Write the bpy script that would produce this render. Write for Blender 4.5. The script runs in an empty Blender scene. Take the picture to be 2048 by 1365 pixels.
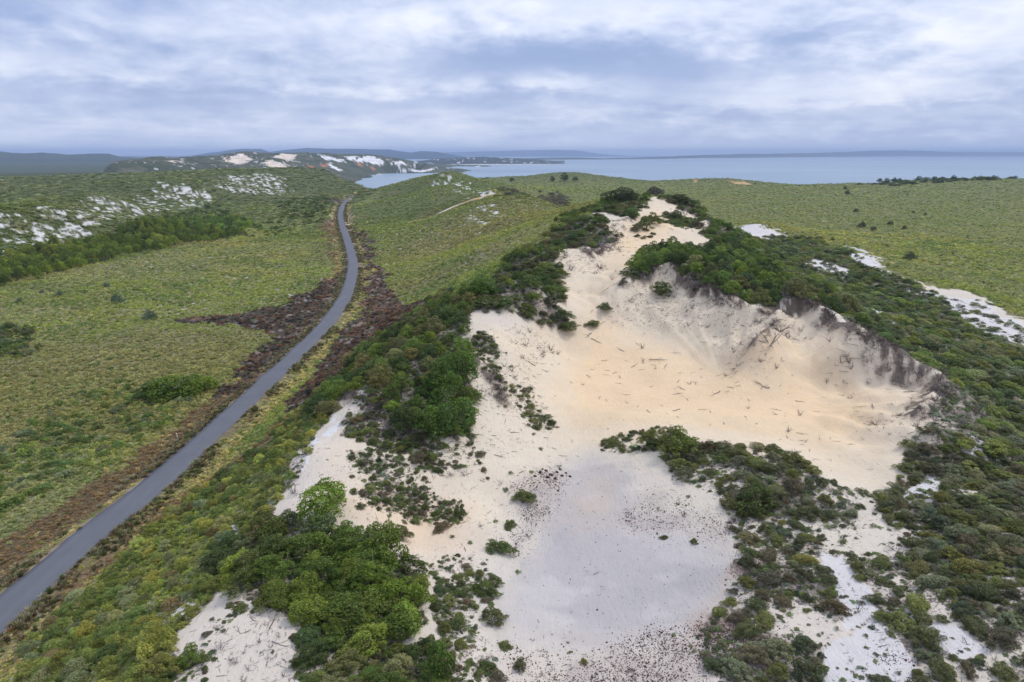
import bpy, math, random
import numpy as np
rng = np.random.default_rng(7)
random.seed(7)
SC = bpy.context.scene
COL = SC.collection
PI = math.pi
# ------------------------------------------------------------------ camera
CAM_Z = 40.0
PITCH = math.radians(15.3)
F = 1365.0                                   # focal length in photo pixels (2048 wide)
cam = bpy.data.cameras.new("camera"); cam.lens = 24.0; cam.sensor_width = 36.0
cam.clip_start = 1.0; cam.clip_end = 120000.0
camo = bpy.data.objects.new("camera", cam); COL.objects.link(camo)
camo.location = (0, 0, CAM_Z); camo.rotation_euler = (PI/2 - PITCH, 0, 0)
SC.camera = camo
# ------------------------------------------------------------------ world: Nishita sky behind broken overcast
SUN_EL, SUN_AZ = math.radians(52), math.radians(62)     # azimuth clockwise from +Y
w = bpy.data.worlds.new("World"); SC.world = w; w.use_nodes = True
nt = w.node_tree; nt.nodes.clear()
def N(t, **k):
    n = nt.nodes.new(t)
    for a, b in k.items(): setattr(n, a, b)
    return n
def link(a, b): nt.links.new(a, b)
def val(x, sock):
    if hasattr(x, 'is_output'): link(x, sock)
    else: sock.default_value = x
def M(op, a, b=None, c=None, clamp=False):
    n = N('ShaderNodeMath', operation=op); n.use_clamp = clamp
    val(a, n.inputs[0])
    if b is not None: val(b, n.inputs[1])
    if c is not None: val(c, n.inputs[2])
    return n.outputs[0]
def MIXC(f, a, b):
    n = N('ShaderNodeMix', data_type='RGBA'); val(f, n.inputs[0]); val(a, n.inputs[6]); val(b, n.inputs[7]); return n.outputs[2]
def build_world():
    out = N('ShaderNodeOutputWorld')
    sky = N('ShaderNodeTexSky', sky_type='NISHITA'); sky.sun_disc = False
    sky.sun_elevation = SUN_EL; sky.sun_rotation = SUN_AZ; sky.altitude = 60; sky.air_density = 1.2; sky.dust_density = 2.0
    b1 = N('ShaderNodeBackground'); b1.inputs[1].default_value = 0.10; link(sky.outputs[0], b1.inputs[0])
    tc = N('ShaderNodeTexCoord'); sp = N('ShaderNodeSeparateXYZ'); link(tc.outputs['Generated'], sp.inputs[0])
    x, y, z = sp.outputs
    zc = M('MAXIMUM', z, 0.0)
    def noise(scale, detail, dist, off, lift, rough=.52, sq=1.0):
        den = M('ADD', zc, lift); cv = N('ShaderNodeCombineXYZ'); link(M('DIVIDE', x, den), cv.inputs[0]); link(M('MULTIPLY', M('DIVIDE', y, den), sq), cv.inputs[1])
        mp = N('ShaderNodeMapping'); mp.inputs['Location'].default_value = off; link(cv.outputs[0], mp.inputs[0])
        n = N('ShaderNodeTexNoise'); n.inputs['Scale'].default_value = scale; n.inputs['Detail'].default_value = detail
        n.inputs['Roughness'].default_value = rough; n.inputs['Distortion'].default_value = dist; link(mp.outputs[0], n.inputs['Vector'])
        return n.outputs['Fac']
    n1 = noise(.8, 6, .3, (3.1, 7.7, 0), .26, .5); n2 = noise(2.8, 7, .35, (11.0, 2.0, 0), .28, .54); n3 = noise(9.0, 7, .3, (1.0, 5.0, 3.), .28, .56); n4 = noise(.8, 6, .2, (4., 9., 1.), .035, .55)
    d = M('ADD', M('ADD', M('MULTIPLY', n1, .36), M('MULTIPLY', n2, .36)), M('ADD', M('MULTIPLY', n3, .16), M('MULTIPLY', n4, .12)))
    d = M('MULTIPLY_ADD', M('SUBTRACT', d, .5), 1.75, .485)
    # the cloud banks in view: soft lenses by direction, edges frayed with the cloud noise
    wx = M('ADD', x, M('MULTIPLY', M('SUBTRACT', n2, .5), .20)); wz = M('ADD', z, M('MULTIPLY', M('SUBTRACT', n2, .5), .045))
    wz = M('ADD', wz, M('MULTIPLY', M('SUBTRACT', n3, .5), .04)); wx = M('ADD', wx, M('MULTIPLY', M('SUBTRACT', n3, .5), .10))
    def lens(u, v, hu, hv, amt, p=1.0):
        t = (682.5 - v) / F
        D = np.array([(u-1024)/F, math.cos(PITCH)+t*math.sin(PITCH), -math.sin(PITCH)+t*math.cos(PITCH)]); L = np.linalg.norm(D); D = D/L
        a = M('DIVIDE', M('SUBTRACT', wx, float(D[0])), hu/F); b = M('DIVIDE', M('SUBTRACT', wz, float(D[2])), hv/F)
        q = M('ADD', M('MULTIPLY', a, a), M('MULTIPLY', b, b))
        g = M('POWER', 2.718, M('MULTIPLY', M('POWER', q, p), -1.0))
        g = M('MULTIPLY', g, M('GREATER_THAN', y, 0.0))
        return M('MULTIPLY', g, amt)
    for L in LENSES: d = M('ADD', d, lens(*L))
    r = N('ShaderNodeValToRGB'); link(d, r.inputs[0]); e = r.color_ramp.elements
    e[0].position = .20; e[0].color = (.31, .41, .65, 1)
    e[1].position = .80; e[1].color = (.93, .95, 1.0, 1)
    for p, c in ((.34, (.37, .46, .71, 1)), (.46, (.51, .59, .81, 1)), (.56, (.67, .73, .91, 1)), (.68, (.83, .87, .98, 1))):
        q = e.new(p); q.color = c
    hz = M('POWER', 2.718, M('MULTIPLY', zc, -34.0))
    c1 = MIXC(M('MULTIPLY', hz, .8), r.outputs[0], (.78, .86, 1.06, 1))
    # an overcast sky is brighter overhead than at the horizon
    up = M('MULTIPLY_ADD', M('SMOOTH_MIN', zc, .9, .2), SKY_UP, 1.0)
    b2 = N('ShaderNodeBackground'); link(c1, b2.inputs[0]); link(M('MULTIPLY', up, SKY_K), b2.inputs[1])
    ms = N('ShaderNodeMixShader'); ms.inputs[0].default_value = .92
    link(b1.outputs[0], ms.inputs[1]); link(b2.outputs[0], ms.inputs[2]); link(ms.outputs[0], out.inputs[0])
SKY_K, SKY_UP = .88, 0.45
LENSES = [(1330, 120, 340, 42, -.19), (1130, 112, 150, 30, -.05), (640, 196, 520, 20, -.10), (1120, 160, 110, 20, .20), (1560, 205, 330, 22, .13), (1040, 24, 260, 50, .14), (1990, 285, 420, 14, -.20, 1.2),
          (1990, 110, 140, 40, .12), (1960, 20, 130, 50, .10), (60, 70, 130, 26, -.11), (250, 150, 260, 30, .05), (1880, 208, 170, 14, -.10), (500, 90, 240, 36, .09), (900, 120, 260, 30, -.05)]
build_world()
sl = bpy.data.lights.new("sun", 'SUN'); sl.energy = 1.5; sl.angle = math.radians(12); sl.color = (1.0, .965, .91)
so = bpy.data.objects.new("sun", sl); COL.objects.link(so)
so.rotation_euler = (PI/2 - SUN_EL, 0, PI - SUN_AZ)
so.location = (200, 100, 300)
SC.view_settings.view_transform = 'Standard'; SC.view_settings.look = 'None'
SC.view_settings.exposure = 0.27; SC.view_settings.gamma = 1.0; SC.view_settings.use_curve_mapping = False
SC.render.engine = 'CYCLES'
cy = SC.cycles
cy.use_denoising = True; cy.max_bounces = 6; cy.diffuse_bounces = 3; cy.glossy_bounces = 2; cy.transmission_bounces = 4
cy.volume_bounces = 0; cy.transparent_max_bounces = 8; cy.use_adaptive_sampling = True; cy.adaptive_threshold = 0.015
cy.caustics_reflective = False; cy.caustics_refractive = False

# ------------------------------------------------------------------ measuring: photo pixel -> ray -> place
CP, SP = math.cos(PITCH), math.sin(PITCH)
def ray(u, v):
    t = (682.5 - np.asarray(v, float)) / F
    return (np.asarray(u, float) - 1024.) / F, CP + t*SP, -SP + t*CP
def atz(u, v, z):
    a, b, c = ray(u, v); s = (z - CAM_Z) / c
    return np.array([s*a, s*b, z])
def ats(u, v, s):
    a, b, c = ray(u, v); return np.array([s*a, s*b, CAM_Z + s*c])
def project(P):
    P = np.asarray(P, float); dz = P[:, 2] - CAM_Z
    s = P[:, 1]*CP - dz*SP; up = P[:, 1]*SP + dz*CP
    s = np.where(np.abs(s) < 1e-6, 1e-6, s)
    return 1024 + F*P[:, 0]/s, 682.5 - F*up/s, s

# ------------------------------------------------------------------ noise
def _hash(ix, iy, seed):
    h = (ix.astype(np.int64)*374761393 + iy.astype(np.int64)*668265263 + seed*1442695041) & 0x7fffffff
    h = ((h ^ (h >> 13))*1274126177) & 0x7fffffff
    return ((h ^ (h >> 16)) & 0xffff)/65535.0
def vnoise(x, y, seed=0):
    x = np.asarray(x, float); y = np.asarray(y, float)
    ix, iy = np.floor(x), np.floor(y); fx, fy = x-ix, y-iy
    fx = fx*fx*fx*(fx*(fx*6-15)+10); fy = fy*fy*fy*(fy*(fy*6-15)+10)
    a = _hash(ix, iy, seed); b = _hash(ix+1, iy, seed); c = _hash(ix, iy+1, seed); d = _hash(ix+1, iy+1, seed)
    return (a*(1-fx)+b*fx)*(1-fy) + (c*(1-fx)+d*fx)*fy
def fbm(x, y, scale, oct=4, seed=0, gain=.5):
    s = 0; a = 1; tot = 0; x = np.asarray(x)/scale; y = np.asarray(y)/scale
    for i in range(oct):
        s = s + a*vnoise(x, y, seed+i*17); tot += a; a *= gain
        x, y = (x*.8-y*.6)*2.03+5.2, (x*.6+y*.8)*2.03+1.3
    return s/tot
def sstep(a, b, x):
    t = np.clip((x-a)/(b-a), 0, 1); return t*t*(3-2*t)
def lerp(a, b, t): return a+(b-a)*t

# ------------------------------------------------------------------ the lie of the land, measured point by point
PX = """0,1000,0 0,800,0 0,650,0 100,560,0 200,900,0 300,700,0 400,600,0 300,560,0 500,500,0 600,450,0 640,420,0 450,760,0 520,620,0
0,1150,0 150,1000,0 330,1290,8 450,1190,8.5 620,905,10 700,800,11 760,790,12 850,720,13.6 850,1080,5.5 1000,1020,5 760,960,8 700,1000,8.6
940,700,12.5 1000,800,9 1090,850,6.5 870,650,15 960,590,17.5 1010,690,12.6 1080,720,9.5 1130,700,8 1150,640,11.5 1170,590,13.5 1200,540,15.5
1240,490,18 1300,440,20.5 1320,410,23 1305,396,25 1080,500,20 1040,560,18.5 1115,510,18.5 1135,600,14.2 1180,440,23 1240,470,19.3 1170,520,17.3
1220,395,25 1240,420,23.5 1090,440,19 895,345,25 925,348,23.4 960,360,22 950,380,18 1000,378,20.5 1044,390,21 1113,420,19.6 1000,440,16 850,440,4 800,500,1 900,500,5 980,520,10
950,560,9 850,600,2 770,620,.3 820,560,2 1050,440,16.5 800,400,4 780,384,1 755,379,0 820,366,13 860,353,19.5 770,378,4
1380,400,24 1440,450,20 1500,520,17 
1870,800,10.6 1835,832,10 1880,885,9.4 1800,640,6.5 1800,670,9 1900,740,6.8 2000,860,6 1950,960,7 1250,560,16.5
1510,445,9 1600,500,8 1720,505,8.5 1830,560,6.5 1950,590,5 2040,640,4.5 1750,480,0 1900,540,0 2048,600,0.3 1640,560,7 1780,600,5 1600,460,1
1300,720,8 1300,660,9.6 1450,740,8 1600,760,8.2 1700,850,7.5 1740,960,7 1400,840,7.2 1250,830,6.8 1120,780,7 1640,900,7 1565,630,15.2 1540,660,14 1512,692,12.4 1492,715,10.6 1450,660,11.8 1600,690,11.5 1700,740,10.4 1790,790,9
1200,870,6.3 1300,880,7.2 1350,872,8 1450,880,8 1500,900,8 1650,970,7.8 1150,950,5.2 1200,1000,4.8 1250,1100,4.5 1200,1250,4.3 1100,1200,4.4
1400,1100,5 1430,1200,5.1 1480,1120,6.2 1500,1250,6 1650,1050,6.8 1800,1100,7 2000,1000,8 2040,1200,8 1700,1250,6.2 1900,1300,7 1600,1350,5.5
1100,1340,4.8 1250,1350,4.6 900,1340,6 950,1200,5.5 880,1250,6.2 700,1300,7.5 500,1330,7.9 600,1250,8.4 600,1130,8.6 760,1150,7.3 1000,1100,5.2 950,1050,5.4 1110,970,5.7
0,535,0 240,490,0 480,450,0 600,420,0 0,425,15 100,412,16 200,390,17 330,357,19 300,440,3 150,480,2 430,402,3 400,372,14 560,340,21 450,350,18 440,405,1 580,388,1
0,400,8 150,370,8 250,347,10 100,350,12 0,365,10 500,375,9 350,425,3 620,336,21 690,343,14 740,366,3 700,385,0 650,395,0
1440,354,8.5 1130,343,15 1300,362,2.5 1750,355,10.7 1850,344,17.2 2048,339,20 1000,358,5.5 1070,357,6 1600,366,0 1300,375,1 1500,400,0 1700,400,0 1900,400,1 2048,400,2 2048,480,0 1100,370,1 1200,380,1 1650,372,0""".split()
WP = [(-22,22,6.5),(0,5,5),(-30,8,4),(50,20,6),(80,40,6),(-60,20,0),(-60,0,0),(-90,30,0),(120,60,3),(150,100,1),(30,12,5.5),(-120,60,0),(-150,150,0),(-45,30,0),(-45,70,0),(-45,110,0),
      (-38,40,.8),(-38,60,.9),(-38,80,.9),(-38,100,.8),(-37,115,.9),(-32,35,3.6),(-32,55,3.4),(-31,75,3.8),(-30,95,4.6),(-29,112,5),(-24,104,9),(-18,114,10.5),(-14,128,10.5),(-25,130,5),(-33,130,1.6),(-8,145,12),(-20,150,6),(-2,165,15),(-14,175,9),(6,190,17),(8,215,18),(-12,210,10),(-30,170,2),
      (-38,140,.6),(-52,100,0),(-52,150,0),(55,160,15.5),(66,190,15),(78,215,11),(72,245,16),(90,262,8),(100,280,3),(60,285,14),(46,295,9),(100,330,4),(140,290,3),(48,270,20),
      (18,455,7),(12,515,7),(30,520,3),(60,420,2),(-8,613,8),(25,412,7),(38,335,8),(-20,620,14),(20,650,6),(-60,760,8),(-110,720,6),(-300,420,10),(-330,560,9),(-290,310,9),(-350,400,6),(-400,300,6),(-300,200,5),(-240,180,1),(150,200,1),(180,260,0),(220,160,0),(260,300,0),(300,500,0),(0,-30,4),(-100,-30,0),(100,-30,4)]
CT = [tuple(atz(*map(float, p.split(',')))) for p in PX] + WP
# the blow-out rim: a sharp crest, steep sand inside, falling lee side outside
RIMPX = [(1255,560,16.8),(1300,540,18),(1345,529,18.9),(1385,552,18),(1420,578,17),(1460,603,16),(1500,626,14.8),(1530,618,15.4),(1565,603,16.2),(1605,596,16.6),(1645,617,16.1),(1700,660,14.9),(1750,690,13.9),(1800,717,13),(1850,741,12.2),(1885,758,11.7)]
for _u, _v, _z in RIMPX:
    _p = atz(_u, _v, _z); _d = np.array([33., 96.])-_p[:2]; _d /= np.linalg.norm(_d); CT.append(tuple(_p))
    CT.append((*(_p[:2]+_d*3.2), _z-2.6)); CT.append((*(_p[:2]-_d*4.), _z-(2.2 if _u > 1580 else .2)))
CT = np.array(CT)
KTH = 1.0
def qcoord(x, y):
    r = np.maximum(np.hypot(x, y), 9.0)
    return KTH*np.arctan2(x, y), np.log(r)
_qx, _qy = qcoord(CT[:, 0], CT[:, 1])
_C = .016
def _phi(d2): return np.sqrt(d2 + _C*_C)
_A = _phi((_qx[:, None]-_qx)**2 + (_qy[:, None]-_qy)**2)
_n = len(CT); _P = np.stack([np.ones(_n), _qx, _qy], 1)
_K = np.zeros((_n+3, _n+3)); _K[:_n, :_n] = _A - .0018*np.eye(_n); _K[:_n, _n:] = _P; _K[_n:, :_n] = _P.T
_W = np.linalg.solve(_K, np.r_[CT[:, 2], 0, 0, 0])
def rbf(x, y):
    x = np.asarray(x, float).ravel(); y = np.asarray(y, float).ravel(); o = np.empty(len(x))
    for i in range(0, len(x), 40000):
        a, b = qcoord(x[i:i+40000], y[i:i+40000])
        d = _phi((a[:, None]-_qx)**2 + (b[:, None]-_qy)**2)
        o[i:i+40000] = d @ _W[:_n] + _W[_n] + a*_W[_n+1] + b*_W[_n+2]
    return o
# road centre line
def catmull(P, n=16):
    P = np.asarray(P, float); out = []
    for i in range(len(P)-1):
        p0, p1, p2, p3 = P[max(i-1, 0)], P[i], P[i+1], P[min(i+2, len(P)-1)]
        for t in np.linspace(0, 1, n, endpoint=False):
            out.append(.5*((2*p1)+(-p0+p2)*t+(2*p0-5*p1+4*p2-p3)*t*t+(-p0+3*p1-3*p2+p3)*t**3))
    out.append(P[-1]); return np.array(out)
ROADPX = [(355, 929), (620, 682), (666, 630), (694, 585), (706, 535), (702, 505), (691, 470), (683, 445), (681.5, 425), (689, 406), (704, 395), (724, 388), (748, 382), (775, 378.6)]
ROADC = [(-46.5, -10), (-46.3, 30), (-46.0, 62)] + [tuple(atz(u, v, 0)[:2]) for u, v in ROADPX]
ROAD = catmull(ROADC, 24)
def polydist(x, y, L):
    x = np.asarray(x, float); y = np.asarray(y, float); best = np.full(x.shape, 1e9)
    for a, b in zip(L[:-1], L[1:]):
        dx, dy = b[0]-a[0], b[1]-a[1]; q = dx*dx+dy*dy + 1e-12
        t = np.clip(((x-a[0])*dx+(y-a[1])*dy)/q, 0, 1)
        best = np.minimum(best, np.hypot(x-a[0]-t*dx, y-a[1]-t*dy))
    return best
ROADLOW = ROAD[::4]
U_C = np.array([-3000, 500, 660, 700, 760, 860, 920, 1100, 1400, 1600, 1700, 1900, 2300, 3200.])
R_C = np.array([1500, 1400, 1150, 1000, 860, 820, 1050, 1090, 1060, 1060, 1000, 1000, 1000, 1000.])
def theta2u(th): return 1024 + F*np.tan(np.clip(th, -1.35, 1.35))*CP
def height(x, y, detail=True):
    shp = np.shape(x); x = np.asarray(x, float).ravel(); y = np.asarray(y, float).ravel()
    r = np.hypot(x, y); z = rbf(x, y)
    th = np.arctan2(x, y); u = theta2u(th)
    rc = np.interp(u, U_C, R_C) + 40*(fbm(x, y, 140, 3, 91)-.5)
    sea = sstep(500, 760, u) * (np.abs(th) < 1.4)
    low = lerp(-22.0, -47.0, sea)
    z = np.clip(z, -2.5, 30)
    k = sstep(rc-20, rc + np.where(sea > .5, 90, 400), r)
    z = lerp(z, low, k)
    if detail:
        z = z + (fbm(x, y, 26, 3, 5)-.5)*1.3*sstep(30, 90, r) + (fbm(x, y, 6, 3, 8)-.5)*.55
    if detail and RIM:
        k = (r > 60) & (r < 290) & (x > -45) & (x < 95)
        if k.any():
            xx, yy = x[k], y[k]; zz = z[k]
            for i, L in enumerate(RIM):
                d = polydist(xx, yy, L); a, wd = ((.9, 2.0) if i == 0 else (.8, 2.2)); zz = zz + a*np.maximum(0, 1-d/wd)**1.4
                if i == 0:
                    an = np.arctan2(yy-97, xx-32); win = sstep(.3, 4, d)*(1-sstep(6, 14, d))*inpoly(xx, yy, POLY['bowl'])
                    zz = zz + ((fbm(an*9, d*.05, 1., 3, 77)-.5)*1.5+(fbm(xx, yy, 4.5, 3, 79)-.5)*2.2)*win
            z[k] = zz
    if len(x):
        near = (r < 1100) & (x < 10) & (x > -320)
        dr = np.full(len(x), 1e3)
        if near.any(): dr[near] = polydist(x[near], y[near], ROADLOW)
        z = lerp(0.0 + 0*z, z, sstep(2.6, 9.0, dr)) - .35*sstep(2.4, 3.6, dr)*(1-sstep(4.5, 8.5, dr))
    return z.reshape(shp)
RIM = []
def raycast(u, v, hf=None, s0=15., s1=1400., n=420):
    """photo pixels -> points on the ground"""
    hf = hf or (lambda a, b: height(a, b, False))
    u = np.atleast_1d(np.asarray(u, float)); v = np.atleast_1d(np.asarray(v, float))
    a, b, c = ray(u, v); s = s0*(s1/s0)**np.linspace(0, 1, n)
    X = a[:, None]*s; Y = b[:, None]*s; Z = CAM_Z + c[:, None]*s
    H = hf(X.ravel(), Y.ravel()).reshape(X.shape)
    hit = Z <= H; i = np.where(hit.any(1), hit.argmax(1), n-1); i = np.maximum(i, 1)
    k = np.arange(len(u)); g0 = Z[k, i-1]-H[k, i-1]; g1 = Z[k, i]-H[k, i]
    t = np.clip(g0/np.where(np.abs(g0-g1) < 1e-9, 1, g0-g1), 0, 1)
    ss = lerp(s[i-1], s[i], t)
    return np.stack([a*ss, b*ss, CAM_Z + c*ss], 1)
def ground(*pts): 
    p = np.array(pts, float); return raycast(p[:, 0], p[:, 1])
def inpoly(x, y, P):
    c = np.zeros(np.shape(x), bool); n = len(P)
    for i in range(n):
        x0, y0 = P[i][:2]; x1, y1 = P[(i+1) % n][:2]
        if y0 == y1: continue
        c ^= ((y0 > y) != (y1 > y)) & (x < (x1-x0)*(y-y0)/(y1-y0)+x0)
    return c
# ------------------------------------------------------------------ materials
def new_mat(name):
    m = bpy.data.materials.new(name); m.use_nodes = True; t = m.node_tree; t.nodes.clear()
    o = t.nodes.new('ShaderNodeOutputMaterial'); return m, t, o
def nd(t, typ, ins=None, **k):
    n = t.nodes.new(typ)
    for a, b in k.items(): setattr(n, a, b)
    for a, b in (ins or {}).items():
        if hasattr(b, 'is_output'): t.links.new(b, n.inputs[a])
        else: n.inputs[a].default_value = b
    return n
def tex_noise(t, vec, scale, detail=5, rough=.55, dist=0.):
    return nd(t, 'ShaderNodeTexNoise', {'Vector': vec, 'Scale': scale, 'Detail': detail, 'Roughness': rough, 'Distortion': dist}).outputs['Fac']
def maprange(t, v, a, b, c, d): return nd(t, 'ShaderNodeMapRange', {0: v, 1: a, 2: b, 3: c, 4: d}).outputs[0]
def vscale(t, col, f): return nd(t, 'ShaderNodeVectorMath', {0: col, 'Scale': f}, operation='SCALE').outputs[0]
def mixc(t, f, a, b): return nd(t, 'ShaderNodeMix', {0: f, 6: a, 7: b}, data_type='RGBA').outputs[2]
def mth(t, op, a, b=0.): return nd(t, 'ShaderNodeMath', {0: a, 1: b}, operation=op).outputs[0]
def mat_ground():
    m, t, o = new_mat('ground'); g = nd(t, 'ShaderNodeNewGeometry'); pos = g.outputs['Position']
    at = nd(t, 'ShaderNodeAttribute', attribute_name='ground_color'); sd = nd(t, 'ShaderNodeAttribute', attribute_name='sand').outputs['Fac']
    n1 = tex_noise(t, pos, 1.1, 7, .62); n2 = tex_noise(t, pos, 6.0, 4, .6); n3 = tex_noise(t, pos, .16, 6, .6)
    f = mth(t, 'ADD', mth(t, 'MULTIPLY', mth(t, 'SUBTRACT', n1, .5), 1.0), mth(t, 'MULTIPLY', mth(t, 'SUBTRACT', n2, .5), .7))
    amp = maprange(t, sd, 0, 1, 1.1, .16)
    f = mth(t, 'ADD', mth(t, 'MULTIPLY', f, amp), 1.0)
    f = mth(t, 'ADD', f, mth(t, 'MULTIPLY', mth(t, 'SUBTRACT', n3, .5), .28))
    col = vscale(t, at.outputs['Color'], f)
    lt = nd(t, 'ShaderNodeAttribute', attribute_name='litter').outputs['Fac']
    s1 = tex_noise(t, pos, 1.5, 8, .75, .6); s2 = tex_noise(t, pos, 5.0, 5, .7)
    spk = mth(t, 'ADD', mth(t, 'MULTIPLY', s1, .6), mth(t, 'MULTIPLY', s2, .4))
    thr = mth(t, 'SUBTRACT', .635, mth(t, 'MULTIPLY', lt, .20))
    sf = nd(t, 'ShaderNodeMapRange', {0: mth(t, 'SUBTRACT', spk, thr), 1: 0., 2: .03, 3: 0., 4: .9}).outputs[0]
    col = mixc(t, sf, col, (.14, .115, .095, 1))
    # wind ripples and slip streaks on bare sand, lumpy litter elsewhere
    mp = nd(t, 'ShaderNodeMapping', {'Vector': pos, 'Rotation': (0, 0, .5), 'Scale': (1.6, .35, .35)})
    rip = tex_noise(t, mp.outputs[0], 2.2, 6, .6, .6)
    hgt = mth(t, 'ADD', mth(t, 'MULTIPLY', rip, .5), mth(t, 'MULTIPLY', n1, .5))
    hgt = mth(t, 'MULTIPLY', hgt, maprange(t, sd, 0, 1, .5, .22))
    bp = nd(t, 'ShaderNodeBump', {'Strength': .8, 'Distance': 1.0, 'Height': hgt})
    p = nd(t, 'ShaderNodeBsdfPrincipled', {'Base Color': col, 'Roughness': .95, 'Specular IOR Level': .1, 'Normal': bp.outputs[0]})
    t.links.new(p.outputs[0], o.inputs[0]); return m
def mat_attr(name, rough=.95):
    m, t, o = new_mat(name); g = nd(t, 'ShaderNodeNewGeometry'); pos = g.outputs['Position']
    at = nd(t, 'ShaderNodeAttribute', attribute_name='ground_color')
    n = tex_noise(t, pos, .035, 8, .68); n2 = tex_noise(t, pos, .15, 6, .6)
    f = maprange(t, mth(t, 'ADD', mth(t, 'MULTIPLY', n, .6), mth(t, 'MULTIPLY', n2, .4)), .3, .7, .45, 1.5)
    bp = nd(t, 'ShaderNodeBump', {'Strength': 1.0, 'Distance': 9.0, 'Height': n})
    p = nd(t, 'ShaderNodeBsdfPrincipled', {'Base Color': vscale(t, at.outputs['Color'], f), 'Roughness': rough, 'Specular IOR Level': .1, 'Normal': bp.outputs[0]})
    t.links.new(p.outputs[0], o.inputs[0]); return m
def mat_asphalt():
    m, t, o = new_mat('asphalt'); g = nd(t, 'ShaderNodeNewGeometry'); pos = g.outputs['Position']
    n1 = tex_noise(t, pos, .25, 6, .6); n2 = tex_noise(t, pos, 14., 3, .6)
    mp = nd(t, 'ShaderNodeMapping', {'Vector': pos, 'Scale': (1.3, .03, 1.)}); n3 = tex_noise(t, mp.outputs[0], 1., 4, .55)
    sp = tex_noise(t, pos, .9, 4, .7)
    f = mth(t, 'ADD', mth(t, 'ADD', mth(t, 'MULTIPLY', n1, .45), mth(t, 'MULTIPLY', n2, .5)), mth(t, 'ADD', mth(t, 'MULTIPLY', n3, .35), .38))
    col = vscale(t, nd(t, 'ShaderNodeCombineXYZ', {0: .122, 1: .125, 2: .138}).outputs[0], f)
    col = mixc(t, maprange(t, sp, .74, .80, 0, .6), col, (.36, .30, .22, 1))
    bp = nd(t, 'ShaderNodeBump', {'Strength': .3, 'Distance': .03, 'Height': n2})
    p = nd(t, 'ShaderNodeBsdfPrincipled', {'Base Color': col, 'Roughness': .8, 'Specular IOR Level': .3, 'Normal': bp.outputs[0]})
    t.links.new(p.outputs[0], o.inputs[0]); return m
def mat_sea():
    m, t, o = new_mat('sea_water'); g = nd(t, 'ShaderNodeNewGeometry'); pos = g.outputs['Position']
    mp = nd(t, 'ShaderNodeMapping', {'Vector': pos, 'Scale': (.02, .05, .02)}); n = tex_noise(t, mp.outputs[0], 1., 6, .6)
    mp2 = nd(t, 'ShaderNodeMapping', {'Vector': pos, 'Scale': (.0006, .0016, .001)}); n2 = tex_noise(t, mp2.outputs[0], 1., 4, .55, .6)
    col = mixc(t, maprange(t, n2, .35, .65, 0, 1), (.17, .25, .32, 1), (.26, .34, .40, 1))
    bp = nd(t, 'ShaderNodeBump', {'Strength': .5, 'Distance': 1.2, 'Height': n})
    p = nd(t, 'ShaderNodeBsdfPrincipled', {'Base Color': col, 'Roughness': .34, 'IOR': 1.33, 'Normal': bp.outputs[0]})
    t.links.new(p.outputs[0], o.inputs[0]); return m
def mat_leaf(name, inst):
    m, t, o = new_mat(name)
    if inst: c = nd(t, 'ShaderNodeAttribute', attribute_name='tint', attribute_type='INSTANCER').outputs['Color']
    else: c = nd(t, 'ShaderNodeObjectInfo').outputs['Color']
    lv = nd(t, 'ShaderNodeAttribute', attribute_name='leaf').outputs['Color']
    col = nd(t, 'ShaderNodeVectorMath', {0: c, 1: lv}, operation='MULTIPLY').outputs[0]
    d = nd(t, 'ShaderNodeBsdfPrincipled', {'Base Color': col, 'Roughness': .55, 'Specular IOR Level': .25})
    tr = nd(t, 'ShaderNodeBsdfTranslucent', {'Color': nd(t, 'ShaderNodeVectorMath', {0: col, 1: (1.1, 1.2, .6)}, operation='MULTIPLY').outputs[0]})
    mx = nd(t, 'ShaderNodeMixShader', {0: .28, 1: d.outputs[0], 2: tr.outputs[0]})
    t.links.new(mx.outputs[0], o.inputs[0]); return m
def mat_wood(name, base, inst=False, var=.5):
    m, t, o = new_mat(name); g = nd(t, 'ShaderNodeNewGeometry'); n = tex_noise(t, g.outputs['Position'], 3., 5, .6)
    c = base
    if inst: c = nd(t, 'ShaderNodeAttribute', attribute_name='tint', attribute_type='INSTANCER').outputs['Color']
    else:
        rn = nd(t, 'ShaderNodeObjectInfo').outputs['Random']
        c = vscale(t, nd(t, 'ShaderNodeCombineXYZ', {0: base[0], 1: base[1], 2: base[2]}).outputs[0], maprange(t, rn, 0, 1, 1-var*.6, 1+var))
    p = nd(t, 'ShaderNodeBsdfPrincipled', {'Base Color': vscale(t, c, maprange(t, n, .3, .7, .6, 1.4)), 'Roughness': .9, 'Specular IOR Level': .15})
    t.links.new(p.outputs[0], o.inputs[0]); return m
MG = mat_ground(); MFAR = mat_attr('far_land'); MROAD = mat_asphalt(); MSEA = mat_sea()
MLEAF_O = mat_leaf('leaf_single', False); MLEAF_I = mat_leaf('leaf_mass', True)
MSTEM = mat_wood('bark', (.16, .13, .11)); MDEAD = mat_wood('dead_wood', (.17, .15, .15)); MDEAD_I = mat_wood('dead_twig', (.1, .1, .1), True)
MSTONE = mat_wood('ironstone', (.07, .045, .04)); MSTONE_I = mat_wood('ironstone_gravel', (.1, .06, .05), True)

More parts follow.
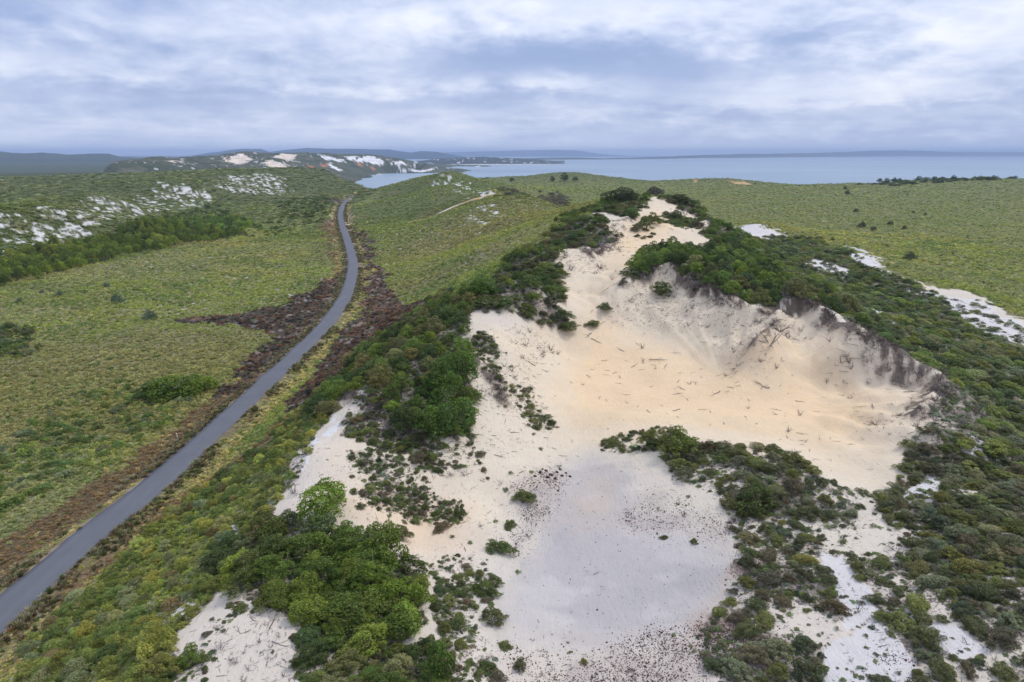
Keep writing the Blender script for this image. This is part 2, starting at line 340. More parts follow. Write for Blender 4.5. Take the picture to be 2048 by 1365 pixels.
# ------------------------------------------------------------------ mesh helpers
def mesh_np(name, V, Fq, mat=None, smooth=False, attrs=None):
    V = np.ascontiguousarray(V, np.float32); Fq = np.ascontiguousarray(Fq, np.int32); k = Fq.shape[1]
    me = bpy.data.meshes.new(name); me.vertices.add(len(V)); me.vertices.foreach_set('co', V.ravel())
    me.loops.add(Fq.size); me.loops.foreach_set('vertex_index', Fq.ravel())
    me.polygons.add(len(Fq)); me.polygons.foreach_set('loop_start', np.arange(0, Fq.size, k, dtype=np.int32))
    try: me.polygons.foreach_set('loop_total', np.full(len(Fq), k, np.int32))
    except Exception: pass
    for nm, (typ, arr) in (attrs or {}).items():
        a = me.attributes.new(nm, typ, 'POINT')
        a.data.foreach_set('color' if typ == 'FLOAT_COLOR' else 'value', np.ascontiguousarray(arr, np.float32).ravel())
    if smooth: me.polygons.foreach_set('use_smooth', np.ones(len(Fq), bool))
    if mat: me.materials.append(mat)
    me.update(calc_edges=True); return me
def add(name, data, parent=None, loc=(0, 0, 0), rot=(0, 0, 0), scale=(1, 1, 1)):
    o = bpy.data.objects.new(name, data); COL.objects.link(o); o.location = loc; o.rotation_euler = rot; o.scale = scale
    if parent: o.parent = parent
    return o
def tag(o, label, cat, group=None, kind=None):
    o['label'] = label; o['category'] = cat
    if group: o['group'] = group
    if kind: o['kind'] = kind
    return o
def rgba(c): return np.concatenate([np.clip(c, 0, 1), np.ones(c.shape[:-1]+(1,))], -1)
def gridfaces(nr, nc):
    i = np.arange(nr*nc).reshape(nr, nc)
    return np.stack([i[:-1, :-1], i[:-1, 1:], i[1:, 1:], i[1:, :-1]], -1).reshape(-1, 4)

# ------------------------------------------------------------------ what covers the ground (areas measured in the photo, kept as ground polygons)
def gp(s):
    p = np.array([[float(a) for a in q.split(',')] for q in s.split()]); p[:, 1] = np.minimum(p[:, 1], 1650)
    return raycast(p[:, 0], p[:, 1])[:, :2]
ZP = dict(
 dune="120,1640 330,1280 440,1170 540,1020 605,900 690,790 760,770 850,690 950,620 1000,550 1090,485 1150,445 1220,402 1305,396 1380,400 1440,446 1490,450 1540,455 1600,480 1720,508 1830,562 1950,592 2080,650 2080,1640",
 warm="1100,790 1125,700 1155,620 1190,550 1235,490 1295,425 1335,420 1350,470 1250,540 1200,620 1230,650 1350,680 1500,705 1600,650 1700,710 1800,770 1830,800 1770,920 1700,930 1600,895 1450,870 1300,855 1180,870 1120,850",
 warm2="690,990 850,975 960,1010 930,1100 800,1100 700,1030",
 pan="1150,925 1210,900 1240,960 1250,1020 1400,1075 1480,1090 1430,1190 1400,1250 1200,1290 1000,1260 1010,1180 1080,1100 1110,1010",
 stain="1150,880 1210,890 1215,960 1240,1040 1180,1060 1120,1040 1160,960",
 gravel1="1040,970 1090,935 1135,950 1135,985 1085,1050 1020,1130 1050,1030", gravel2="1240,1010 1300,990 1400,1030 1480,1070 1440,1095 1350,1075 1250,1065",
 gravel3="1000,1275 1200,1295 1400,1245 1560,1225 1600,1640 1000,1640", gravel4="1460,1105 1530,1105 1520,1150 1440,1180", gravel5="1740,1270 1830,1270 1830,1330 1760,1340",
 rust1="1390,1250 1500,1240 1560,1270 1540,1320 1440,1310", rust2="1480,1090 1530,1110 1500,1140 1440,1150", rust3="1400,1225 1450,1210 1440,1245 1400,1245",
 burn_r="690,452 706,456 742,492 762,545 790,588 870,598 830,640 760,680 700,735 640,775 570,830 560,815 600,780 655,705 700,650 722,600 735,550 720,500",
 burn_l="692,545 690,575 655,625 600,690 520,770 430,805 440,775 500,720 545,675 480,652 370,652 350,642 400,632 480,625 560,608 640,570",
 brown_l="430,800 520,770 450,840 330,935 200,1020 60,1120 0,1180 -60,1200 -60,1120 0,1085 110,1015 250,930 370,840",
 brown_r="700,735 640,775 500,900 330,1015 180,1130 30,1260 40,1275 200,1145 350,1025 520,915 660,790",
 brown_f="650,440 680,440 680,450 668,530 690,545 672,560 655,500", burn_f="650,402 668,395 720,386 735,384 700,400 660,412",
 white1="0,432 100,414 200,392 310,362 340,368 425,396 430,406 350,420 230,440 150,482 0,522 -80,530 -80,440", white2="440,356 555,346 580,380 560,390 500,390 440,376",
 white3="870,350 895,347 950,378 990,378 985,392 940,398 900,372", white4="930,430 990,402 1010,430 960,468 930,460", white5="430,1075 475,1035 500,1030 440,1120 405,1140",
 white6="270,1270 340,1205 420,1165 400,1210 330,1275 280,1305", white7="640,900 690,830 670,820 600,950 570,980",
 bare1="1480,452 1510,447 1560,465 1540,480 1490,470", bare2="1695,490 1730,500 1800,560 1780,560 1700,520", bare3="1810,575 1880,585 1960,600 2048,650 2090,680 2090,720 2000,680 1900,625 1850,600",
 bare4="1715,605 1790,635 1785,652 1710,622", bare5="1610,512 1700,540 1695,556 1605,530", bare6="1620,1110 1680,1120 1740,1190 1750,1240 1690,1260 1660,1180",
 bare7="1650,1290 1750,1240 1830,1340 1700,1640 1600,1400", bare8="1940,860 1990,890 1960,930 1920,900", bare9="1800,985 1890,960 1880,1000 1800,1020", bare10="1830,1250 1900,1240 1980,1300 1900,1320",
 orange1="1388,354 1395,354 1394,364 1387,364", orange2="1442,349 1460,349 1460,353 1442,353",
 wall="1185,650 1260,570 1340,536 1420,585 1500,628 1490,705 1400,680 1280,665", wall3="1100,500 1160,480 1200,520 1245,470 1260,490 1200,545 1150,560 1110,560", wall2="960,660 1060,650 1130,660 1080,740 1100,850 1040,840 990,760",
 bowl="1090,860 1050,770 1000,700 960,660 1010,645 1100,665 1135,640 1110,560 1095,505 1130,490 1180,520 1230,490 1240,460 1270,400 1310,396 1370,402 1410,440 1415,495 1350,500 1290,510 1250,550 1200,610 1250,570 1340,535 1420,582 1500,626 1600,602 1700,664 1800,719 1880,760 1860,830 1880,890 1800,945 1750,990 1700,970 1600,915 1500,895 1400,895 1350,875 1250,875 1180,905 1120,905",
 lslope="930,700 960,660 1010,645 1100,860 1130,910 1100,960 1000,1050 920,1110 860,1140 790,1070 700,1040 660,970 645,905 690,830 760,800 850,860 950,885 940,790",
 bleft="320,1340 350,1295 450,1205 560,1175 640,1240 700,1300 800,1300 860,1310 860,1640 300,1640",
)
POLY = {k: gp(v) for k, v in ZP.items()}
POLY['orange2'] = np.array([(296, 925), (318, 922), (320, 972), (298, 975)], float)
def warp(x, y, k=.012, sc=.05):
    r = np.hypot(x, y); 
    a = fbm(x, y, 7, 3, 31)-.5; b = fbm(x, y, 7, 3, 57)-.5; a2 = fbm(x, y, 1.8, 2, 33)-.5; b2 = fbm(x, y, 1.8, 2, 59)-.5
    return x + r*k*(a*3+a2*1.5), y + r*k*(b*3+b2*1.5)
def inz(name, x, y, k=.012):
    if k: x, y = warp(x, y, k)
    return inpoly(x, y, POLY[name])
RIM += [raycast(*np.array([[float(a) for a in q.split(',')] for q in s.split()]).T)[:, :2] for s in
       ("1255,560 1300,540 1340,532 1420,580 1500,624 1600,600 1700,662 1800,717 1880,757 1862,800 1835,832",
        "1100,500 1160,470 1180,515 1240,480", "930,700 950,720 990,760 1000,800", "690,800 740,795 800,850 900,880", "1250,400 1270,430 1240,455", "1600,600 1565,632 1540,662 1514,692", "1370,402 1400,440 1420,470")]
TRACK = raycast(*np.array([[845, 440], [880, 426], [920, 409], [955, 397], [985, 388.5]], float).T)[:, :2]
LAST = {}
def ground_cover(x, y):
    """albedo, sand mask and litter of the ground at x, y"""
    r = np.hypot(x, y)
    n1 = fbm(x, y, 40, 4, 3); n2 = fbm(x, y, 9, 4, 4); n3 = fbm(x, y, 2.5, 3, 6)
    A = lambda *c: np.array(c)
    def m(w, c): nonlocal col; col = col + (np.asarray(c)-col)*np.asarray(w, float)[:, None]
    col = np.empty((len(x), 3)); col[:] = A(.20, .195, .082)
    m(sstep(.45, .65, n1), A(.24, .215, .10)); m(.6*sstep(.5, .7, n2), A(.27, .225, .13))
    m(sstep(200, 420, r)*.85, A(.155, .172, .062)); lft = (x < -190+.2*(y-256)).astype(float); m(lft*.9, A(.092, .108, .045)); hl = (x > -115) & (x < 25-.06*(y-300)) & (y > 300) & (y < 720); m(hl*.8*sstep(300, 360, y), A(.10, .12, .045)); m(.5*sstep(.55, .7, n2), A(.17, .155, .085))
    sand = np.zeros(len(x))
    wx, wy = warp(x, y)
    Z = lambda k: inpoly(wx, wy, POLY[k])
    sm = lambda k: Z(k).astype(float)
    def so_(k, rad):
        rad = rad*(1.8 if 'gravel' in k else 1.)
        a = 0.
        for i in range(9):
            q = rad*(i+.5)/9; a = a + inpoly(wx+q*math.cos(i*2.4), wy+q*math.sin(i*2.4)*1.3, POLY[k])
        return a/9.
    du = sm('dune'); sand = du.copy()
    m(du, A(.62, .545, .435)); m(du*.45*sstep(.45, .7, n2), A(.60, .52, .45))
    wm = so_('warm', 8.); m(wm*.95, A(.73, .54, .33)); m(so_('warm2', 5.)*.7, A(.73, .52, .32))
    m(so_('bowl', 3.)*(1-wm)*.65, A(.70, .57, .395)); m(so_('lslope', 4.)*.5*(1-so_('warm2', 5.)), A(.68, .565, .40))
    m(so_('pan', 3.5)*.85, A(.485, .45, .43)); m(so_('pan', 3.)*sstep(.45, .62, fbm(x*.6, y, 5, 4, 171))*.5, A(.36, .335, .325)); m(so_('stain', 3.)*sstep(.25, .7, n2)*.8, A(.50, .41, .33))
    for k in ('gravel1', 'gravel2', 'gravel3', 'gravel4', 'gravel5'): m(so_(k, 1.5)*(.2+.5*sstep(.4, .65, n3)), A(.43, .36, .32))
    for k in ('rust1', 'rust2', 'rust3'): m(so_(k, 2.2)*sstep(.35, .65, n3)*.85, A(.34, .18, .10))
    # leaf litter under the scrub
    cv = cover(x, y); lit = sstep(.52, .80, cv)*du
    m(lit*(.35+.45*sstep(.35, .6, n3)), A(.20, .165, .125)); sand = sand*(1-lit*.6)
    # dark root mat along the blow-out rims
    ok = (r < 330) & (x > -40); rimw = np.zeros(len(x))
    for i, L in enumerate(RIM):
        d = np.full(len(x), 99.); d[ok] = polydist(wx[ok], wy[ok], L)
        rw = (1-sstep(.4, 2.8 if i == 0 else 1.8, d))*sstep(.36, .5, fbm(x, y, 1.5, 4, 12)); rimw = np.maximum(rimw, rw); m(rw*.9, A(.21, .15, .105))
    for k, th in (('white1', .55), ('white2', .535), ('white3', .56), ('white4', .58), ('white5', .42), ('white6', .47), ('white7', .45)):
        sc = 2.6 if k in ('white1', 'white2') else (2.4 if k in ('white3', 'white4') else 2.0)
        wv = Z(k)*sstep(th, th+.05, fbm(x, y*.75, sc, 4, 71)); m(wv, A(.66, .63, .60)); sand = np.maximum(sand, wv)
    for k in ('bare1', 'bare2', 'bare3', 'bare4', 'bare5', 'bare6', 'bare7', 'bare8', 'bare9', 'bare10'):
        m(sm(k), A(.62, .58, .54)); sand = np.maximum(sand, sm(k))
    # plain: bare specks
    sp = (1-du)*sstep(.73, .77, fbm(x, y, 1.3, 3, 44))*sstep(.48, .6, n1)*(r < 330); m(sp*.7, A(.55, .52, .50))
    for k, c, wgt in (('brown_l', (.105, .072, .048), .85), ('brown_r', (.20, .135, .085), .8), ('burn_r', (.075, .050, .040), .9), ('burn_l', (.050, .040, .036), .9), ('brown_f', (.13, .085, .06), .85), ('burn_f', (.05, .045, .05), .9)):
        z_ = sm(k); m(z_*wgt, A(*c))
        if 'burn' in k: m(z_*sstep(.5, .7, n2)*.7, A(.175, .10, .06)); m(z_*sstep(.64, .76, n3)*.55, A(.36, .31, .27))
    for k in ('orange1', 'orange2'): m(inpoly(x, y, POLY[k]).astype(float), A(.62, .40, .20))
    okr = (x < 20) & (x > -330); dr = np.full(len(x), 99.); dr[okr] = polydist(wx[okr], wy[okr], ROADLOW)
    m((1-sstep(2.3, 4.2, dr))*.7, A(.17, .125, .08)); m((1-sstep(1.9, 2.5, dr))*.6*sstep(.35, .65, n3), A(.36, .29, .20))
    cross = np.exp(-((y-412)/5)**2)*(1-sstep(4.5, 8, dr)); m(cross, A(.62, .38, .19)); 
    m((1-sstep(2.6, 3.8, dr))*sstep(400, 412, y)*(1-sstep(520, 580, y)), A(.62, .46, .30))
    dt = np.full(len(x), 99.); o2 = (r > 250) & (r < 520) & (np.abs(x) < 120); dt[o2] = polydist(x[o2], y[o2], TRACK)
    m(1-sstep(1.2, 2.4, dt), np.where((y < TRACK[1, 1])[:, None], A(.62, .40, .22), A(.68, .62, .56)))
    # cliffs and beach of the near coast
    lit2 = .30*du; lit2 = lit2*(1-.75*so_('warm', 4.))*(1-.45*so_('bowl', 2.))*(1-.45*so_('pan', 2.)) + .45*sstep(.30, .7, cv)*du
    for k in ('gravel1', 'gravel2', 'gravel3', 'gravel4', 'gravel5'): lit2 = np.maximum(lit2, .55*so_(k, 2.))
    lit2 = np.maximum(lit2, .48*so_('wall', 2.5)); lit2 = np.maximum(lit2, .5*so_('wall3', 2.)); lit2 = np.maximum(lit2, .42*so_('wall2', 2.)); lit2 = np.maximum(lit2, rimw*.95); lit2 = np.maximum(lit2, .55*sstep(.5, .9, sand)*(1-du))
    m(sstep(900, 1250, r)*(1-du), A(.07, .085, .05))
    LAST['litter'] = np.clip(lit2, 0, 1); dr0 = np.full(len(x), 99.); dr0[okr] = polydist(x[okr], y[okr], ROADLOW)
    return col, sand, np.minimum(dr0, dt)
# scrub zones on the dune: polygon, cover 0..1, crown width m (lo, hi), height ratio, kind weights, name
SZ = [
 ('thicket_near', "440,1130 490,1070 570,1050 660,1075 740,1090 835,1160 845,1240 790,1295 690,1295 610,1240 480,1195", 1.0, 1.6, 3.2, .72, 'bright'),
 ('flank_tall', "620,800 690,740 800,655 890,590 960,600 925,690 945,780 950,868 880,885 800,860 770,790 690,800 640,850", .93, 1.6, 3.6, .8, 'mixed'),
 ('flank', "30,1640 300,1640 330,1290 440,1170 560,1010 640,885 650,790 560,850 400,985 250,1110 60,1280", .62, .7, 1.9, .7, 'flank'),
 ('knoll_near', "960,620 1000,545 1060,505 1105,505 1125,570 1138,655 1080,650 1000,610", .93, 1.6, 3.8, .6, 'knoll'),
 ('knoll_far', "1085,500 1105,460 1160,435 1215,448 1243,478 1200,500 1150,495 1120,500", .9, 1.6, 4.0, .5, 'knoll'),
 ('knoll_far', "1110,445 1140,428 1220,396 1262,390 1285,412 1260,442 1230,432 1180,430", .85, 1.6, 4.0, .55, 'knoll'),
 ('knoll_far', "1325,402 1372,396 1405,425 1385,432 1345,412", .8, 1.6, 3.2, .5, 'knoll'),
 ('chute', "1270,465 1300,432 1345,428 1400,440 1415,490 1380,465 1330,450 1300,475", .42, 1.0, 2.6, .5, 'knoll'),
 ('crest', "1240,575 1290,512 1350,500 1420,505 1480,545 1570,588 1660,588 1690,640 1600,598 1510,620 1420,576 1340,528 1260,562", 1.0, 2.0, 4.2, .85, 'mixed'),
 ('lee_top', "1375,402 1425,440 1500,480 1570,560 1660,585 1570,585 1480,545 1420,505 1425,460 1395,430", .95, 2.0, 4.0, .65, 'green'),
 ('lee', "1440,450 1540,475 1640,480 1720,515 1830,570 1960,610 2090,690 2090,1000 1900,920 1885,765 1800,712 1700,656 1640,600 1540,540", .76, 1.3, 3.6, .45, 'lee'),
 ('shelf', "1325,910 1400,885 1480,885 1580,900 1640,960 1760,1000 1880,890 2090,960 2090,1640 1860,1640 1400,1330 1420,1230 1490,1110 1440,1000 1340,960", .55, .8, 2.4, .5, 'shelf'),
 ('shelf_right', "1840,870 1900,800 2090,900 2090,1260 1900,1220 1800,1120 1760,1020", .60, .8, 2.4, .45, 'shelf'),
 ('apron', "850,1120 960,1090 1000,1180 1010,1640 830,1640 860,1280", .42, .6, 1.7, .45, 'low'),
 ('under', "600,1260 700,1290 790,1300 880,1290 860,1640 660,1640", .6, .8, 2.2, .6, 'mixed'),
 ('ledge', "760,800 860,850 960,880 980,960 880,960 790,900 690,870 690,810", .5, .7, 2.0, .5, 'low'),
 ('spur', "930,690 960,660 1010,710 1060,780 1105,850 1060,850 1000,770", .55, .6, 1.8, .5, 'low'),
 ('lip', "1200,895 1230,862 1330,855 1400,880 1330,905 1250,905", .5, .7, 2.0, .5, 'low'),
 ('near_sand', "320,1340 350,1295 450,1205 560,1175 640,1240 700,1300 800,1300 860,1310 860,1640 300,1640", .36, .5, 1.3, .5, 'low'),
 ('small_slope', "700,900 840,880 960,960 1000,1050 900,1110 800,1090 700,1030", .33, .5, 1.3, .5, 'low'),
 ('edge_left', "240,1640 270,1300 330,1280 350,1320 320,1640", .85, 1.0, 2.8, .7, 'flank'),
]
SZP = [(n, gp(p), c, a, b, h, k) for n, p, c, a, b, h, k in SZ]
def cover(x, y):
    wx, wy = warp(x, y); c = np.zeros(len(x)); nz = fbm(x, y, 5.5, 4, 101); nz = np.clip((nz-.5)*1.9+.5, 0, 1)
    for n, P, cv, *_ in SZP:
        q = inpoly(wx, wy, P); c = np.where(q, np.maximum(c, np.clip(cv + .35 - nz*.7*(1.25-cv), 0, 1) if cv < .99 else 1.0), c)
    for k in ('bare1', 'bare2', 'bare3', 'bare4', 'bare5', 'bare6', 'bare7', 'bare8', 'bare9', 'bare10'):
        c = np.where(inpoly(wx, wy, POLY[k]), c*(.50 if k in ('bare1', 'bare2', 'bare3', 'bare4', 'bare5') else .6), c)
    return c

# ------------------------------------------------------------------ ground sheet, road, sea, far land, haze
def polar_sheet(name, rr, th):
    R, T = np.meshgrid(rr, th, indexing='ij'); X = R*np.sin(T); Y = R*np.cos(T)
    Z = height(X.ravel(), Y.ravel())
    col, sand, _ = ground_cover(X.ravel(), Y.ravel())
    cl = sstep(-44, -40, Z)*(1-sstep(-32, -8, Z))*(np.hypot(X.ravel(), Y.ravel()) > 700)*(theta2u(T.ravel()) > 690); col += (np.array([.45, .30, .18])-col)*(cl*.5)[:, None]
    V = np.stack([X.ravel(), Y.ravel(), Z], 1)
    return mesh_np(name, V, gridfaces(len(rr), len(th))[:, ::-1], MG, True, {'ground_color': ('FLOAT_COLOR', rgba(col)), 'sand': ('FLOAT', sand), 'litter': ('FLOAT', LAST['litter'])})
rr = [9.0]
while rr[-1] < 1500: rr.append(rr[-1]*(1.0062 if 30 < rr[-1] < 420 else 1.011))
while rr[-1] < 36000: rr.append(rr[-1]*1.09)
th = np.radians(np.linspace(-50, 50, 690))
tag(add('ground', polar_sheet('ground', np.array(rr), th)), 'rolling sandy ground of dunes and heath plain running to the coast', 'ground', kind='structure')

def build_road():
    P = catmull(ROADC, 60); seg = np.r_[0, np.cumsum(np.hypot(*np.diff(P, axis=0).T))]
    s = []; k = 0.
    while k < seg[-1]: s.append(k); k += .6 if k < 330 else 1.5
    s = np.array(s); C = np.stack([np.interp(s, seg, P[:, 0]), np.interp(s, seg, P[:, 1])], 1)
    T = np.gradient(C, axis=0); T /= np.linalg.norm(T, axis=1)[:, None]; Nn = np.stack([T[:, 1], -T[:, 0]], 1)
    hw = 2.0 + .1*sstep(150, 300, s)
    L = hw + (fbm(s, s*0, 4, 3, 201)-.5)*.55 + (fbm(s, s*0, .9, 2, 205)-.5)*.25; Rr = hw + (fbm(s, s*0+9, 4, 3, 203)-.5)*.55 + (fbm(s, s*0+3, .9, 2, 207)-.5)*.25
    cols = [(-L, -.10), (-L, .035), (-hw*.6, .06), (0*s, .075), (hw*.6, .06), (Rr, .035), (Rr, -.10)]
    V = np.stack([np.concatenate([C + Nn*np.asarray(o)[:, None], np.full((len(s), 1), z)], 1) for o, z in cols], 1).reshape(-1, 3)
    return mesh_np('road', V, gridfaces(len(s), 7)[:, ::-1], MROAD, True)
tag(add('road', build_road()), 'narrow grey bitumen road curving through the heath', 'road', kind='structure')

SEA_Z = -40.0
rs = np.geomspace(600, 39000, 60); ts = np.radians(np.linspace(-60, 60, 60)); R_, T_ = np.meshgrid(rs, ts, indexing='ij')
tag(add('sea', mesh_np('sea', np.stack([R_*np.sin(T_), R_*np.cos(T_), np.full_like(R_, SEA_Z)], -1).reshape(-1, 3), gridfaces(60, 60)[:, ::-1], MSEA)), 'pale blue calm sea of the wide bay', 'sea', kind='structure')

# headland of big sand blows across the bay
HL = [(330,316,1900),(400,318,2000),(455,312,2300),(480,304,2500),(500,309,2450),(520,314,2400),(545,311,2700),(575,306,2900),(600,307,2900),(612,306,2700),(640,312,2650),(660,313,2900),(690,312,3000),(712,313,3000),(742,310,3200),(775,318,3150),(800,321,3200),(815,328,3250),(832,323,3300),(850,327,3300),(880,336,3400),
      (450,331,1750),(400,330,1700),(330,326,1600),(260,331,1500),(200,334,1500),(500,327,1950),(540,319,2050),(572,328,2050),(530,334,1800),(620,330,2200),(680,338,2300),(720,343,2500),(620,342,1800),(590,321,2800),(470,324,2350),(660,322,2750),(705,322,2850),(760,326,3000),(800,332,3000)]
HLW = [ats(*p) for p in HL] + [atz(u, v, -41.) for u, v in ((742,352),(770,349.5),(800,347.5),(850,343.5),(900,339.5),(960,334))] + [atz(u, v, -55.) for u, v in ((770,356),(830,350),(900,344))]
HLW += [ats(u, 300, s)*[1, 1, 0]+[0, 0, z] for u, s, z in ((300,1350,-24),(450,1350,-24),(600,1400,-26),(680,1600,-38),(710,1900,-48),(740,2300,-52),(300,2600,-10),(400,3200,-10),(500,3600,-5),(600,3800,0),(700,4000,0),(800,4200,-10),(860,4200,-35),(930,4600,-40),(450,4600,-20),(700,5000,-20),(870,5000,-30),(200,1300,-24),(100,1300,-24),(100,2200,-20),(0,1500,-24))]
HLW = np.array(HLW)
def _hrbf():
    q = lambda x, y: (np.arctan2(x, y)*1.0, np.log(np.hypot(x, y)))
    a, b = q(HLW[:, 0], HLW[:, 1]); n = len(a); c = .004
    A = np.sqrt((a[:, None]-a)**2+(b[:, None]-b)**2*.25+c*c); P = np.ones((n, 1)); K = np.zeros((n+1, n+1)); K[:n, :n] = A - .0008*np.eye(n); K[:n, n:] = 1; K[n:, :n] = 1
    W = np.linalg.solve(K, np.r_[HLW[:, 2], 0])
    def f(x, y):
        u, v = q(np.ravel(x), np.ravel(y)); d = np.sqrt((u[:, None]-a)**2+(v[:, None]-b)**2*.25+c*c)
        return d @ W[:n] + W[n] + (fbm(np.ravel(x), np.ravel(y), 80, 4, 301)-.5)*17
    return f
HH = _hrbf()
HSAND = ["458,324 466,312 482,308 494,312 500,321 490,327 465,327","525,318 552,311 600,308 586,321 574,324 550,316","526,325 548,321 572,330 574,338 556,338 535,331","638,317 648,311 668,317 688,320 686,323 655,322","688,314 716,313 704,322","706,322 728,314 742,312 756,318 772,324 764,327 735,325","782,330 796,322 806,324 816,332 800,332","818,332 828,325 842,325 832,331","652,327 660,326 688,341 676,342","440,318 452,314 462,324 450,324","330,324 345,318 365,322 350,327","745,352 800,348.5 850,344.5 960,335 960,331 900,337 850,341 800,344.5 760,348"]
HORANGE = ["640,329 656,327 652,335 645,334","714,326 726,328 724,333 716,332","614,330 624,333 626,341 618,339","738,336 750,334 752,339 742,341"]
def hpoly(s):
    p = np.array([[float(a) for a in q.split(',')] for q in s.split()]); return raycast(p[:, 0], p[:, 1], HH, 1450, 5200, 300)[:, :2]
def headland():
    uu = np.linspace(150, 1000, 420); ss = np.geomspace(1300, 5200, 190); S, U = np.meshgrid(ss, uu, indexing='ij')
    X = ((U-1024)/F*S).ravel(); Y = (S*CP*1.04).ravel(); Z = HH(X, Y)
    fade = np.minimum(sstep(0, 12, np.repeat(np.arange(190), 420)), 1)*sstep(150, 260, U.ravel()); Z = lerp(-60, Z, fade)
    n = fbm(X, Y, 45, 4, 311); n2 = fbm(X, Y, 15, 3, 313)
    col = np.empty((len(X), 3)); col[:] = (.075, .09, .055); col += (np.array([.12, .12, .08])-col)*sstep(.4, .7, n)[:, None]
    a = X + (n2-.5)*26; b = Y + (n-.5)*110
    for i, s in enumerate(HSAND):
        w = inpoly(a, b, hpoly(s)); c = (.74, .62, .50) if i in (0, 1, 2, 9, 10) else (.76, .74, .72); col[w] = c
    for s in HORANGE: col[inpoly(a, b, hpoly(s))] = (.42, .19, .10)
    spk = (n2 > .76) & (Z > -5); col[spk] = (.55, .52, .50)
    return mesh_np('headland', np.stack([X, Y, Z], 1), gridfaces(190, 420)[:, ::-1], MFAR, True, {'ground_color': ('FLOAT_COLOR', rgba(col))})
tag(add('headland', headland()), 'scrubby headland with large white sand blows and a beach', 'headland', kind='structure')
def range_(name, prof, s, depth, base, label, col, rough, white=0., beach=None, n=460, m=30, seed=0, cat='hills'):
    p = np.array(prof, float); uu = np.linspace(p[0, 0], p[-1, 0], n); vv = np.interp(uu, p[:, 0], p[:, 1]); vv = vv + (fbm(uu, uu*0, 26, 4, seed)-.5)*rough*2
    sd = np.interp(uu, p[:, 0], p[:, 2]) if p.shape[1] > 2 else np.full(n, float(s))
    t = np.linspace(-1, 1, m); V = []; C = []
    for k in t:
        sk = sd*(1+depth*k); a, b, c = ray(uu, vv); top = CAM_Z + c*sd
        x = (uu-1024)/F*sk; y = CP*1.03*sk
        shp = math.cos(k*PI/2)**1.25 if abs(k) < .999 else 0.
        nz = 1 + (fbm(x/sd*30, y/sd*30, 1.2, 3, seed+3)-.5)*(1.0*(abs(k) > .05))
        z = base + (top-base)*np.minimum(shp*nz, 1.0)
        if abs(k) > .99: z = np.full(n, base-12.)
        V.append(np.stack([x, y, z], 1)); cc = np.tile(np.array(col), (n, 1))
        if white: cc[(fbm(x, y, sd.mean()*.008, 3, seed+9) > .72) & (k < 0)] = (.62, .60, .60)
        if beach and -.985 < k < -.88: cc[:] = (.66, .63, .60)
        C.append(cc)
    me = mesh_np(name, np.concatenate(V), gridfaces(m, n)[:, ::-1], MFAR, True, {'ground_color': ('FLOAT_COLOR', rgba(np.concatenate(C)))})
    return tag(add(name, me), label, cat, kind='structure')
range_('hills', [(-420,304,7140),(-200,299,7140),(0,301,6800),(27,302,6800),(60,306,6970),(102,307,7140),(130,306,7140),(171,310,7310),(219,308,7480),(253,308,7650),(273,314,7820),(307,316,7990),(376,315,8500),(450,316,9350)], 4200, .28, -24, 'dark low scrubby hills beyond the heath valley', (.06, .075, .05), 1.2, 0., seed=401)
range_('coast_hills', [(660,330,6200),(760,325,6400),(850,322,6600),(880,318,6800),(970,314,7000),(1010,316,7000),(1060,319,7200),(1100,322,7400),(1150,325,8000),(1180,327,8200)], 7000, .22, -40, 'wooded hills behind the beach of the bay', (.05, .062, .05), 1.0, .5, True, seed=421)
range_('far_coast', [(1000,318,11000),(1130,315,11500),(1200,317,12000),(1300,314.5,13000),(1400,310,15000),(1500,308,17000),(1600,307,19000),(1700,303,21000),(1770,301.5,22000),(1850,304,23000),(1950,305,24000),(2048,305,25000),(2200,307,26000),(2400,306,27000),(2700,309,28000)], 14000, .10, -40, 'long low blue shore closing the bay on the horizon', (.06, .075, .06), .9, 0., True, 520, seed=441)
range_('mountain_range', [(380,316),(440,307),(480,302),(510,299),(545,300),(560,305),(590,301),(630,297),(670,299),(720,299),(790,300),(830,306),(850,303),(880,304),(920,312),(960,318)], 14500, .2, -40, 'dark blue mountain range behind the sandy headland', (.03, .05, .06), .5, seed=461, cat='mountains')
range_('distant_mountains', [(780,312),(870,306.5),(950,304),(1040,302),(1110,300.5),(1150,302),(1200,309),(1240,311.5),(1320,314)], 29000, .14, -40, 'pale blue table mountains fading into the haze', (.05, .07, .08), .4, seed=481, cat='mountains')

def haze():
    m, t, o = new_mat('haze_air')
    v = nd(t, 'ShaderNodeVolumePrincipled', {'Color': HAZE_C, 'Density': HAZE_D, 'Anisotropy': 0.0}); t.links.new(v.outputs[0], o.inputs['Volume'])
    x, y0, y1, z0, z1 = 40000, -6000, 34500, -80, 222
    V = [(-x, y0, z0), (x, y0, z0), (x, y1, z0), (-x, y1, z0), (-x, y0, z1), (x, y0, z1), (x, y1, z1), (-x, y1, z1)]
    Fq = [(0, 3, 2, 1), (4, 5, 6, 7), (0, 1, 5, 4), (1, 2, 6, 5), (2, 3, 7, 6), (3, 0, 4, 7)]
    tag(add('haze', mesh_np('haze', V, Fq, m)), 'thin blue sea haze over the bay and hills', 'haze', kind='stuff')
HAZE_C, HAZE_D = (.56, .72, 1.0, 1), 6.6e-5
haze()
